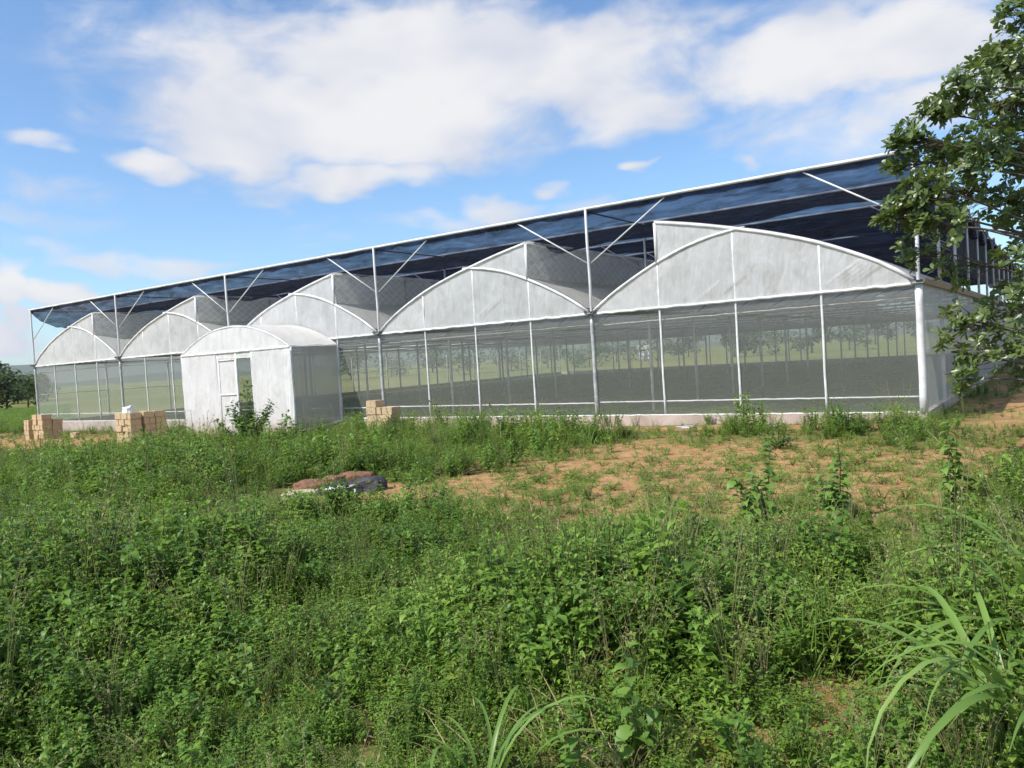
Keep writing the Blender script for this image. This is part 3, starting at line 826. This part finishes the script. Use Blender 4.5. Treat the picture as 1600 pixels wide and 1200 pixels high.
# low growth inside the greenhouse and rough grass beyond it
INV = []
for _ in range(5000):
    x = r.uniform(G_LO+.5, -.5); y = .4+48*r.random()**1.6
    INV.append((x, y, .07+zg(x, y)*.5, r.uniform(0, 6.28), r.uniform(.5, 1.1), pick(r.choice(['creep', 'short'])), 0))
tag(scatter('seedling_cover', INV), 'low green growth on the shaded ground inside the greenhouse', 'seedlings')
OUTV = []
for _ in range(5000):
    z = r.uniform(30, 75); u = -z*r.uniform(.56, .80)
    p = Vector((CAM.x, CAM.y, 0)) + Vector((CF.x, CF.y, 0)).normalized()*z + Vector((CR.x, CR.y, 0)).normalized()*u
    if p.x > G_LO-.5 or soilness(p.x, p.y) > .5: continue
    OUTV.append((p.x, p.y, zg(p.x, p.y), r.uniform(0, 6.28), r.uniform(.8, 1.6), pick(r.choice(['tuft', 'lanceherb', 'herb'])), 0))
tag(scatter('rough_grass', OUTV), 'rough green grass left of the greenhouse', 'grass')
print('veg', len(VEG), len(LOWV), len(DRYV), len(OUTV))

# ------------------------------------------------------------------ single plants
def at(x, y, depth):
    """a point on the sight line of a place in the photograph, at a measured distance"""
    return CAM + (CR*((x-800)/1242.2) - CU*((y-600)/1242.2) + CF)*depth
def on_ground(x, y, depth):
    p = at(x, y, depth); return Vector((p.x, p.y, zg(p.x, p.y)))
# tall arching grass at the right: every blade is a part
def blade_mesh(L, w, arch, seed):
    P = Leaves(); r = random.Random(seed); n = 12; vs = []
    x = z = 0.0; ang = R(82)
    for k in range(n+1):
        t = k/n; wd = w*(.55+.45*math.sin(min(t*2.2, 1.57)))*(1-t**2.2)+.0006
        P.v += [Vector((x, -wd, z+wd*.35)), Vector((x, 0, z)), Vector((x, wd, z+wd*.35))]
        ang -= R(arch)/n*(.35+1.5*t); x += math.cos(ang)*L/n; z += math.sin(ang)*L/n
    for k in range(n):
        o = k*3; P.f += [(o, o+1, o+4, o+3), (o+1, o+2, o+5, o+4)]; P.m += [0, 0]
    return P.mesh('blade', [M['tallgrass']])
M['tallgrass'] = leafmat('arching_grass', [(.09, .18, .04), (.14, .25, .05), (.20, .33, .07), (.28, .39, .11)], trans=.35, rough=.4)
BL = [blade_mesh(L, w, a, k) for k, (L, w, a) in enumerate([(1.15, .017, 150), (.95, .019, 120), (1.3, .016, 165), (.8, .018, 95), (1.05, .014, 135)])]
GRASS = [((1625, 1170, 3.25), 28, 1.25, 'arching long bladed grass clump at the lower right corner'),
         ((1645, 1010, 3.9), 28, 1.45, 'tall grass clump leaning in from the right edge above the corner clump'),
         ((1620, 1010, 4.9), 20, 1.3, 'smaller bright grass clump behind the two arching clumps at the right edge'),
         ((1040, 880, 7.6), 22, .75, 'stiff upright grass clump at the near edge of the bare soil'),
         ((760, 1215, 3.4), 10, .75, 'few broad grass blades rising at the bottom centre of the field')]
for (px, n, sc, lab) in GRASS:
    g = empty('grass_clump', on_ground(*px)); tag(g, lab, 'grass', 'tall grass clumps')
    r = random.Random(int(px[0]))
    for k in range(n):
        a = r.uniform(0, 6.28)
        if px[0] > 1600 and r.random() < .5: a = r.uniform(2.2, 4.4)
        o = link('blade', r.choice(BL), g, (r.gauss(0, .05), r.gauss(0, .05), -.02), (r.uniform(-.25, .25), r.uniform(-.25, .1), a), (sc*r.uniform(.7, 1.15),)*3)
# broad-leaved weeds: stem and separate leaves
P = Leaves(); P.leaf((0, 0, 0), (1, 0, .15), Z, 1, .66, .35, 'ovate', .22); broad1 = P.mesh('leaf', [M['broad'] if 'broad' in M else M['weedA']])
M['broad'] = leafmat('broad_leaf', [(.075, .15, .034), (.12, .23, .042), (.185, .32, .056), (.26, .40, .08)], trans=.35, rough=.5)
def serrate(seed):
    r = random.Random(seed); P = Leaves(); n = 10
    for k in range(n+1):
        t = k/n; w = (.34*math.sin(math.pi*min(t*1.0, 1)**.62))*(1.06 if k % 2 else .90) if 0 < k < n else .015
        z = .10*math.sin(t*2.2)-.30*t*t
        P.v += [Vector((t*.95, -w, z+w*.22+.02*r.uniform(-1, 1))), Vector((t*.95+.03, 0, z)), Vector((t*.95, w, z+w*.22+.02*r.uniform(-1, 1)))]
    for k in range(n):
        o = k*3; P.f += [(o, o+1, o+4, o+3), (o+1, o+2, o+5, o+4)]; P.m += [0, 0]
    return P.mesh('leaf', [M['broad']])
SL = [serrate(k) for k in range(3)]
BROAD = [((985, 1090, 3.75), .62, .135, 'broad toothed leaves weed standing tallest in the bottom centre of the field'),
         ((905, 1165, 3.5), .42, .14, 'broad dark leaved weed just left of the tallest broad leaved one'),
         ((1360, 1165, 3.75), .30, .11, 'low broad leaved weed beside the small bare red patch at lower right'),
         ((1200, 905, 8.2), .95, .19, 'tall nettle-like weed standing up against the bare orange soil'),
         ((1320, 890, 8.4), .90, .18, 'second tall nettle-like weed on the bare soil, right of the first'),
         ((1500, 840, 8.6), .95, .18, 'dark tall weed near the right edge of the bare soil'),
         ((1455, 1040, 4.6), .45, .12, 'broad leaved weed left of the arching grass at the right'),
         ((1560, 1090, 4.2), .42, .13, 'broad dark weed under the arching grass at the right edge'),
         ((130, 1100, 4.6), .50, .10, 'broad leaved weed in the lower left of the field'),
         ((420, 1090, 4.6), .45, .10, 'bright broad leaved weed in the lower left, right of its neighbour'),
         ((700, 1010, 5.4), .46, .10, 'broad leaved weed in the middle of the foreground weeds'),
         ((1150, 1085, 4.4), .46, .11, 'broad leaved weed between bottom centre and the bare red patch')]
stemm = MB().tube([(0, 0, 0), (.015, .01, .35), (-.01, .015, .7), (0, 0, 1)], [.007, .006, .005, .003], 5).mesh('stem', M['stem'], True)
for (px, h, L, lab) in BROAD:
    g = empty('broadleaf_weed', on_ground(*px)); tag(g, lab, 'weed', 'broad-leaved weeds'); r = random.Random(int(px[0]*3))
    g.rotation_euler = (r.uniform(-.12, .12), r.uniform(-.12, .12), r.uniform(0, 6.28))
    for q in range(4 if h > .7 else 2):
        st = link('stem', stemm, g, (r.gauss(0, .03), r.gauss(0, .03), -.03), (0, 0, 0), (1, 1, 1)); hh = h*(1 if q == 0 else r.uniform(.5, .85))
        tx, ty = (0, 0) if q == 0 else (r.uniform(-.5, .5), r.uniform(-.5, .5))
        st.rotation_euler = (tx, ty, 0); st.scale = (1, 1, hh+.03)
        mw = Matrix.Translation(st.location) @ st.rotation_euler.to_matrix().to_4x4()
        n = int(hh/.045)
        for k in range(3, n+1):
            t = k/n; ll = L*(1.15-.6*t)*r.uniform(.7, 1.2); p = mw @ Vector((0, 0, hh*t))
            for j in (0, 1):
                link('leaf', r.choice(SL), g, p, (r.uniform(-.4, .4), r.uniform(-.35, .5), k*1.57+j*math.pi+r.uniform(-.5, .5)), (ll, ll*r.uniform(.75, 1.05), ll))
# leafy shrubs in front of the porch and by the right-hand block stack
def shrub(px, h, rad, n, lab, L=.10, seed=1):
    g = empty('shrub', on_ground(*px)); tag(g, lab, 'shrub'); r = random.Random(seed); P = Leaves(); S = MB()
    tips = []
    for q in range(16):
        d = rdir(r, .3, 1); tip = Vector((d.x*rad, d.y*rad, h*r.uniform(.35, 1)*(1-.35*math.hypot(d.x, d.y))))
        if q == 0: tip = Vector((.03, 0, h))
        S.tube([(0, 0, -.05), tip*.45+Vector((0, 0, .06)), tip], [.016, .010, .003], 5); tips.append(tip)
    for k in range(n):
        tip = r.choice(tips); t = r.uniform(.25, 1.03); p = tip*t + Vector((r.gauss(0, .06), r.gauss(0, .06), r.gauss(0, .05)))
        if p.z < .02: p.z = .05
        ll = L*r.uniform(.6, 1.2); P.leaf(p, rdir(r, -.3, .8), Z, ll, ll*.55, r.uniform(.1, .7), 'ovate', r.uniform(0, .4))
    link('foliage', P.mesh('foliage', [M['shrub']]), g)['kind'] = 'stuff'
    S.build('stem', M['stem'], g)
    g.children[1].matrix_parent_inverse = Matrix()
shrub((394, 735, 20.8), 1.8, .90, 2000, 'dense dark green shrub in front of the porch doorway', .13, 3)
shrub((612, 745, 20.0), .85, .32, 260, 'small dark shrub in front of the right-hand block stack', .10, 5)
shrub((752, 705, 21.0), .75, .25, 150, 'thin leafy sapling in front of the kerb right of the block stack', .11, 8)
shrub((1320, 690, 15.8), .55, .55, 360, 'low dark bush against the kerb near the right corner', .09, 9)
shrub((1215, 700, 14.5), .40, .35, 200, 'low spreading weed bush on the soil left of the corner bush', .09, 12)

# ------------------------------------------------------------------ tree at the right
tr = empty('tree', (3.9, -4.9, zg(3.9, -4.9)))
tag(tr, 'leafy tree at the right edge with glossy dark leaves overhanging the greenhouse corner', 'tree')
TB = Vector(tr.location)
def tpart(mb, name, mat): 
    o = mb.build(name, mat, tr, True); o.matrix_parent_inverse = Matrix.Translation(-TB); return o
trunk_pts = [TB+Vector(p) for p in ((0, 0, -.1), (.03, .02, .5), (-.06, .05, 1.1), (.02, 0, 1.7), (.0, .05, 2.4), (-.05, .1, 3.3), (-.02, .12, 4.4), (.05, .1, 5.6))]
tpart(MB().tube(trunk_pts, [.21, .17, .15, .145, .13, .11, .08, .04], 10), 'trunk', M['trunk'])
PADS = [  # leaf masses: place, distance, radius, whorls
    (1590, 20, 10.6, .30, 14), (1560, 95, 10.8, .40, 30), (1510, 130, 10.5, .34, 24), (1570, 160, 11.6, .45, 32), (1465, 165, 10.9, .28, 20), (1420, 215, 10.7, .28, 22), (1470, 235, 11.3, .36, 26),
    (1530, 225, 10.4, .42, 34), (1590, 240, 11.2, .42, 30), (1445, 290, 10.6, .30, 20), (1410, 325, 10.8, .30, 22), (1465, 350, 10.5, .32, 20), (1425, 385, 11.0, .26, 12), (1500, 300, 11.9, .36, 18), (1560, 310, 10.9, .38, 18), (1600, 330, 11.6, .40, 20),
    (1395, 250, 10.9, .16, 7), (1380, 335, 10.7, .14, 6), (1490, 410, 11.4, .34, 12), (1585, 395, 10.8, .28, 10), (1600, 420, 10.2, .34, 18), (1600, 480, 10.6, .34, 18), (1560, 470, 11.2, .34, 12), (1530, 500, 10.7, .30, 16), (1490, 495, 10.9, .24, 12),
    (1475, 530, 10.6, .16, 6), (1520, 555, 10.5, .26, 14), (1570, 545, 10.7, .30, 15), (1505, 590, 10.4, .18, 9), (1600, 575, 11.0, .26, 10), (1600, 90, 11.4, .5, 24),
    (1700, 60, 11, .75, 40), (1680, 200, 11.6, .7, 40), (1700, 340, 10.6, .7, 40), (1690, 470, 11.4, .6, 36), (1820, 150, 11, .9, 50), (1850, 320, 11.8, .9, 50), (1800, 0, 11.2, .9, 45), (1760, -120, 11, .8, 40), (1880, 480, 10.6, .8, 40), (1960, 220, 11.0, .9, 50), (1900, -80, 11.6, .9, 45)]
r = random.Random(21)
LEAF = Leaves(); LEAF.leaf((0, 0, 0), (1, 0, 0), Z, 1, .44, .18, 'obovate', .18); leaf_me = LEAF.mesh('leaf', [M['treeleaf']])
mats_ = []; twigs = Leaves()
for (x, y, d, rad, nw) in PADS:
    c = at(x, y, d)
    # limb from the trunk to the leaf mass
    h0 = min(max(c.z-1.2, 1.0), 5.2); k = min(range(len(trunk_pts)), key=lambda i: abs(trunk_pts[i].z-h0)); s0 = trunk_pts[k]
    mid = s0.lerp(c, .5) + Vector((r.uniform(-.2, .2), r.uniform(-.2, .2), .25 if c.z > 2.5 else -.1))
    pts = [s0]+[s0.lerp(mid, t).lerp(mid.lerp(c, t), t) for t in (.2, .4, .6, .8, 1.0)]
    pts = [p + Vector((noise.noise(p*1.7), noise.noise(p*1.7+Vector((5, 0, 0))), noise.noise(p*1.7+Vector((0, 9, 0)))))*.10*(0 if i in (0,) else 1) for i, p in enumerate(pts)]
    tpart(MB().tube(pts, [.034, .027, .022, .017, .012, .006], 6), 'limb', M['trunk'])
    for w in range(int(nw*(1.1 if x >= 1640 else 1.9 if y < 340 else 1.3))):
        o = Vector((r.gauss(0, 1), r.gauss(0, 1), r.gauss(0, 1))); o = o.normalized()*rad*r.random()**.45
        p = c + o + Vector((0, 0, -.05))
        st = pts[-1].lerp(pts[-2], r.random()*.8)
        b = st.lerp(p, .55) + Vector((r.gauss(0, .05), r.gauss(0, .05), -.04))
        twigs.tube([st, b, p], [.007, .005, .003], 3, 0)
        ax = ((p-b).normalized()*.6 + rdir(r, -.2, 1)*.6 + Vector((0, 0, .25))).normalized()
        e1 = ax.orthogonal().normalized(); e2 = ax.cross(e1)
        for q in range(r.randint(8, 13)):
            th = q*2.4+r.uniform(-.3, .3); lift = r.uniform(.0, .9)
            dd = (e1*math.cos(th)+e2*math.sin(th)+ax*lift).normalized()
            L = r.uniform(.085, .15)
            X = dd; Y = ax.cross(X)
            if Y.length < 1e-3: Y = X.orthogonal()
            Y.normalize(); Zv = X.cross(Y); Y = (Y*math.cos(t_ := r.gauss(0, .35)) + Zv*math.sin(t_)).normalized(); Zv = X.cross(Y)
            mm = Matrix((X*L, Y*L, Zv*L)).transposed().to_4x4(); mm.translation = p - ax*r.uniform(0, .06)
            mats_.append(mm)
o = link('twigs', twigs.mesh('twigs', [M['trunk']]), tr); o.matrix_parent_inverse = Matrix.Translation(-TB); o['kind'] = 'stuff'
def seen(mm):
    d = mm.translation - CAM; z = d.dot(CF); x = 800+1242.2*d.dot(CR)/z; y = 600-1242.2*d.dot(CU)/z
    return 0 < x < 1598 and 0 < y < 1200, z
vis = [(seen(mm)[1], i) for i, mm in enumerate(mats_) if seen(mm)[0]]; vis.sort()
big = set(i for _, i in vis[:300])
for i in big:
    o = link('leaf', leaf_me, tr); o.matrix_parent_inverse = Matrix.Translation(-TB); o.matrix_basis = mats_[i]
base = np.array([tuple(v) for v in LEAF.v]); bf = np.array(LEAF.f)
rest = [mats_[i] for i in range(len(mats_)) if i not in big]
A = np.array([[list(row) for row in mm] for mm in rest]); 
V = np.einsum('nij,kj->nki', A[:, :3, :3], base) + A[:, None, :3, 3]
F_ = (bf[None]+np.arange(len(rest))[:, None, None]*len(base)).reshape(-1, 4)
o = link('crown', np_mesh('crown', V.reshape(-1, 3), F_.ravel(), [4]*len(F_), [M['treeleaf']], True), tr); o.matrix_parent_inverse = Matrix.Translation(-TB); o['kind'] = 'stuff'
print('tree leaves', len(mats_))

# ------------------------------------------------------------------ mud blocks in stacks
def block_mesh(seed):
    bm = bmesh.new(); bmesh.ops.create_cube(bm, size=1)
    bmesh.ops.bevel(bm, geom=bm.edges[:], offset=.035, segments=1, affect='EDGES')
    r = random.Random(seed)
    for v in bm.verts: v.co += Vector((r.uniform(-.012, .012), r.uniform(-.03, .03), r.uniform(-.02, .02)))
    me = bpy.data.meshes.new('mud_block'); bm.to_mesh(me); bm.free(); me.materials.append(M['block']); return me
BM = [block_mesh(k) for k in range(5)]
BL_, BD, BH = .40, .20, .213
ORD = ['bottom', 'second', 'third', 'fourth', 'fifth']
def block(p, rz, label, group, dims=(BL_, BD, BH)):
    o = link('mud_block', rng.choice(BM), None, p, (rng.uniform(-.01, .01), rng.uniform(-.01, .01), rz+rng.uniform(-.055, .055)), (dims[0]-.008, dims[1]-.008, dims[2]-.004))
    return tag(o, label, 'block', group)
def course(origin, rz, cells, k, where, group, names):
    ca, sa = math.cos(rz), math.sin(rz)
    for (x, y, t), nm in zip(cells, names):
        x += rng.uniform(-.008, .008); y += rng.uniform(-.03, .02)
        block((origin[0]+ca*x-sa*y, origin[1]+sa*x+ca*y, origin[2]+BH*(k+.5)), rz+(math.pi/2 if t else 0), 'tan mud block, %s course, %s, %s' % (ORD[k], nm, where), group)
# stack beside the kerb, right of the porch: left half five high, right half four high
oR = (-14.85, -1.95, zg(-14.3, -1.8)-.05)
for k in range(5):
    wR, gR = 'stack right of the porch', 'blocks stacked right of the porch'
    left = [(.10, .2, 1), (.305, .2, 1)] if k in (4, 1) else [(.2, .1, 0), (.2, .305, 0)]
    nl = ['left end', 'beside the left end'] if k in (4, 1) else ['front left', 'rear left']
    right = [(.52, .2, 1), (.725, .2, 1), (.93, .2, 1)] if k % 2 else [(.63, .1, 0), (.63, .305, 0), (.93, .2, 1)]
    nr = ['middle', 'right of middle', 'right end'] if k % 2 else ['front middle', 'rear middle', 'right end']
    course(oR, .0, left, k, wR, gR, nl)
    if k < 4: course(oR, .0, right, k, wR, gR, nr)
    if k < 2: course(oR, 0, [(.95, .55, 0)], k, wR, gR, ['rear right corner'])
# tall stack left of the porch with the white bag
oM = (-24.55, -4.45, zg(-24, -4.2)-.04)
for k in range(5):
    wM, gM = 'stack with the white bag on top', 'blocks stacked left of the porch'
    if k % 2: cells = [(.1, .2, 1), (.305, .2, 1), (.51, .2, 1), (.72, .2, 1), (.93, .2, 1)]; nm = ['front far left', 'front left', 'front middle', 'front right', 'front far right']
    else: cells = [(.2, .1, 0), (.61, .1, 0), (.93, .2, 1), (.2, .305, 0), (.61, .305, 0)]; nm = ['front left', 'front middle', 'front right', 'second row left', 'second row middle']
    course(oM, .0, cells, k, wM, gM, nm)
    cells = [(.95, .66, 1), (.95, 1.07, 1)] if k % 2 == 0 else [(.86, .56, 0), (.86, .765, 0), (.86, .97, 0), (.86, 1.175, 0)]
    nm = ['right side near', 'right side far'] if k % 2 == 0 else ['right side near', 'right side second', 'right side third', 'right side far']
    course((oM[0]-.03, oM[1]+.02, oM[2]), .0, cells, k, wM, gM, nm)
    course((oM[0]-.03, oM[1]+.02, oM[2]), .0, [(.2, .56, 0), (.2, .98, 0)], k, wM, gM, ['left side near', 'left side far'])
# three narrow piles near the left corner
for q, (dx, dy, n, nm0) in enumerate(((0, 0, 4, 'left pile'), (.62, .05, 5, 'middle pile'), (1.20, .0, 5, 'right pile'))):
    oL = (-33.9+dx, -3.35+dy, zg(-33.3, -3.3)-.03)
    for k in range(n):
        course(oL, .02*q, [(.10, .2, 1), (.31, .2, 1)] if k % 2 == 0 or q < 2 else [(.2, .1, 0), (.2, .305, 0)], k, 'in the %s by the left corner' % nm0, 'blocks piled by the left corner', ['left', 'right'] if k % 2 == 0 or q < 2 else ['front', 'rear'])
        if q == 2 and k < 4: course(oL, .0, [(.31, .62, 1)], k, 'in the %s by the left corner' % nm0, 'blocks piled by the left corner', ['far end'])
block((-29.6, -.6, zg(-29.6, -.6)+.1), .3, 'single tan mud block lying at the kerb right of the left piles', 'loose blocks')
block((-25.4, -.5, zg(-25.4, -.5)+.1), 1.2, 'single tan mud block lying at the kerb left of the porch', 'loose blocks')
block((-31.6, -2.4, zg(-31.6, -2.4)+.1), .1, 'single tan mud block on the ground against the right pile at the left corner', 'loose blocks')

# ------------------------------------------------------------------ bags
def lump(name, size, mat, seed, amp=.18, flat=.5, n=2):
    bm = bmesh.new(); bmesh.ops.create_icosphere(bm, subdivisions=4, radius=1)
    for v in bm.verts:
        p = v.co.copy(); s = Vector([math.copysign(abs(c)**.62, c) for c in p])
        d = noise.noise(p*1.6+Vector((seed, 0, 0)))*amp + noise.noise(p*4.5+Vector((0, seed, 0)))*amp*.35
        s *= 1+d
        if s.z < -flat: s.z = -flat + (s.z+flat)*.1
        v.co = Vector((s.x*size[0], s.y*size[1], (s.z+flat)*size[2]))
    me = bpy.data.meshes.new(name); bm.to_mesh(me); bm.free(); me.materials.append(mat); me.shade_smooth(); return me
M['plastic'] = simple('white_plastic_bag', (.70, .71, .73), (.85, .86, .88), 6, .4, bs=.8, bd=.05)
M['brown'] = simple('brown_sack', (.15, .070, .042), (.25, .125, .075), 12, .8, bs=.6)
M['cream'] = simple('cream_sack', (.34, .28, .19), (.47, .41, .30), 8, .7, bs=.6)
M['charcoal'] = simple('dark_grey_sack', (.035, .035, .04), (.075, .072, .078), 8, .7, bs=.6)
bg_ = empty('plastic_bag', (oM[0]+.62, oM[1]+.16, oM[2]+BH*5)); tag(bg_, 'white knotted plastic bag on top of the tall block stack', 'bag')
link('bag_body', lump('bag_body', (.22, .14, .13), M['plastic'], 3.3, .35, .6), bg_); link('knot', lump('knot', (.07, .06, .08), M['plastic'], 5.1, .5, .6), bg_, (.13, .02, .12))
sk = on_ground(518, 775, 12.9)
def sack(off, size, rz, mat, seed, lab, cat='sack', name='sack', z=0.0):
    p = (sk.x+off[0], sk.y+off[1], sk.z+z)
    o = link(name, lump(name, (size[0]*.92, size[1], size[2]*.66), mat, seed, .22, .55), None, p, (0, 0, rz)); return tag(o, lab, cat, 'sacks lying in the weeds')
ax_ = math.atan2(CR.y, CR.x)
e = Vector((math.cos(ax_), math.sin(ax_))); nn_ = Vector((-e.y, e.x))
def off(a, b): return (e.x*a+nn_.x*b, e.y*a+nn_.y*b)
sack(off(-.36, .18), (.34, .22, .19), ax_+.1, M['brown'], 1.2, 'brown sack at the left of the pile, behind the cream sack')
sack(off(.0, .30), (.22, .20, .24), ax_-.2, M['brown'], 2.2, 'rounded brown sack in the middle of the pile')
sack(off(.30, .48), (.34, .2, .24), ax_+.15, M['brown'], 4.4, 'brown sack at the back of the pile')
sack(off(-.42, -.22), (.34, .17, .10), ax_+.02, M['cream'], 6.4, 'flat cream sack lying at the front left of the pile')
pk = empty('printed_sack', (sk.x+off(.22, -.12)[0], sk.y+off(.22, -.12)[1], sk.z)); tag(pk, 'grey and white printed sack with a red mark, right of the cream sack', 'sack', 'sacks lying in the weeds'); pk.rotation_euler.z = ax_+.12
link('sack_body', lump('sack_body', (.34, .22, .115), M['charcoal'], 8.8, .14, .55), pk)
def patchg(x0, x1, z0, z1, tl): return MB().grid(lambda a, c: (x0+(x1-x0)*a+tl*c, -.235-.02*math.sin(a*3)+.02*c, z0+(z1-z0)*c), 4, 3)
link('white_stripe', patchg(-.30, .10, .115, .16, .14).mesh('white_stripe', M['plastic']), pk); link('white_stripe', patchg(-.26, .0, .02, .06, .08).mesh('white_stripe', M['plastic']), pk)
link('red_mark', patchg(-.05, .05, .07, .115, .02).mesh('red_mark', simple('red_print', (.55, .06, .07), (.65, .09, .09), 9)), pk)
link('white_stripe', patchg(.19, .23, .0, .09, .0).mesh('white_stripe', M['plastic']), pk)
sack(off(.66, -.02), (.24, .22, .23), ax_-.1, M['charcoal'], 9.9, 'bulging dark grey sack at the right end of the pile')
# scraps of film left at the kerb
for q, (x, y) in enumerate(((-7.4, -.75), (-5.2, -.6), (-3.0, -.8), (-1.7, -.6), (-6.5, -1.3), (-9.3, -.7))):
    o = link('film_scrap', lump('film_scrap', (.22, .09, .03), M['plastic'], q*3.1, .6, .3), None, (x, y, zg(x, y)), (0, 0, rng.uniform(0, 3)))
    tag(o, 'scrap of white film on the soil by the front kerb, %s from the right corner' % ['fifth', 'third', 'second', 'nearest', 'fourth', 'farthest'][q], 'scrap', 'film scraps by the kerb')

# ------------------------------------------------------------------ far trees, far house
def far_tree(x, y, h, wd, seed, label, group, round_=.75):
    r = random.Random(seed); z0 = zg(x, y) if abs(x) < 48 else -.34
    g = empty('distant_tree', (x, y, z0)); tag(g, label, 'tree', group)
    P = Leaves(); cl = [(Vector((r.gauss(0, .28)*wd, r.gauss(0, .28)*wd, h*r.uniform(.22, .84))), r.uniform(.18, .34)*wd) for _ in range(11)]
    L = h*.11
    for c, rad in cl:
        for k in range(70):
            o = rdir(r, -1, 1)*rad*r.random()**.4; o.z *= round_
            P.leaf(c+o, rdir(r, -.6, .8), Z, L*r.uniform(.6, 1.4), L*.8, .4, 'small', .2)
    link('crown', P.mesh('crown', [M['far']]), g)['kind'] = 'stuff'
    S = MB().tube([(0, 0, -.3), (0, 0, h*.3), (.05*wd, 0, h*.62)], [h*.03, h*.024, h*.01], 6)
    for c, rad in cl[:5]: S.tube([(0, 0, h*.28), tuple(c*.6+Vector((0, 0, h*.14))), tuple(c)], [h*.016, h*.011, h*.005], 5)
    link('trunk', S.mesh('trunk', M['trunk'], True), g)
def gpx(x, depth):
    p = at(x, 560, depth); return p.x, p.y
for q, (x, d, h, wd) in enumerate(((5, 78, 4.2, 3.6), (38, 92, 3.4, 4.5), (-25, 85, 5, 4.5), (22, 118, 4.2, 6), (52, 130, 5, 5), (-8, 150, 8, 8), (30, 175, 6, 8))):
    X, Y = gpx(x, d)
    lab = ['dark bush nearest the left edge beside the field', 'low wide bush just left of the greenhouse corner', 'bush at the far left edge of the field', 'rounded tree behind the left bushes', 'tree touching the left greenhouse corner post', 'tall dark tree at the left edge on the skyline', 'far tree on the skyline left of the greenhouse'][q]
    far_tree(X, Y, h, wd, q+5, lab, 'bushes and trees left of the greenhouse')
ORDN = ['first', 'second', 'third', 'fourth', 'fifth', 'sixth', 'seventh', 'eighth', 'ninth', 'tenth', 'eleventh', 'twelfth', 'thirteenth', 'fourteenth', 'fifteenth', 'sixteenth', 'seventeenth', 'eighteenth']
for q in range(18):
    X, Y = gpx(560+q*58+rng.uniform(-15, 15), rng.uniform(115, 190))
    far_tree(X, Y, rng.uniform(4.5, 8.5), rng.uniform(5, 9), q+50, 'far tree seen blurred through the mesh walls, %s in the row counted from the porch' % ORDN[q], 'trees beyond the greenhouse')
X, Y = gpx(1008, 190)
hs_ = empty('small_house', (X, Y, -.3)); tag(hs_, 'small pale house far behind, seen through the mesh', 'house'); hs_.rotation_euler.z = .5
link('wall', MB().box((-1.6, -1.4, 0), (1.6, 1.4, 2.4)).mesh('wall', M['white_strip']), hs_)
link('roof', MB().add([(-1.9, -1.7, 2.4), (1.9, -1.7, 2.4), (1.9, 1.7, 2.4), (-1.9, 1.7, 2.4), (-1.9, 0, 3.3), (1.9, 0, 3.3)], [(0, 1, 5, 4), (2, 3, 4, 5), (0, 4, 3), (1, 2, 5), (0, 3, 2, 1)]).mesh('roof', M['kerb']), hs_)
link('door', MB().box((-.3, -1.45, 0), (.5, -1.402, 1.9)).mesh('door', M['dark_steel']), hs_)

# ------------------------------------------------------------------ haze in the air
hz = MB().box((-5200, -5200, -6), (5200, 5200, 130)).build('haze', None)
mt = bpy.data.materials.new('haze_air'); mt.use_nodes = True; T = NT(mt.node_tree); T.n.clear()
pv = T.node('ShaderNodeVolumePrincipled', inp={'Color': (.86, .92, 1.0, 1), 'Density': .00011, 'Anisotropy': .2})
T.l.new(pv.outputs[0], T.node('ShaderNodeOutputMaterial').inputs['Volume'])
hz.data.materials.append(mt); tag(hz, 'thin bluish haze over the distance', 'haze', kind='stuff')
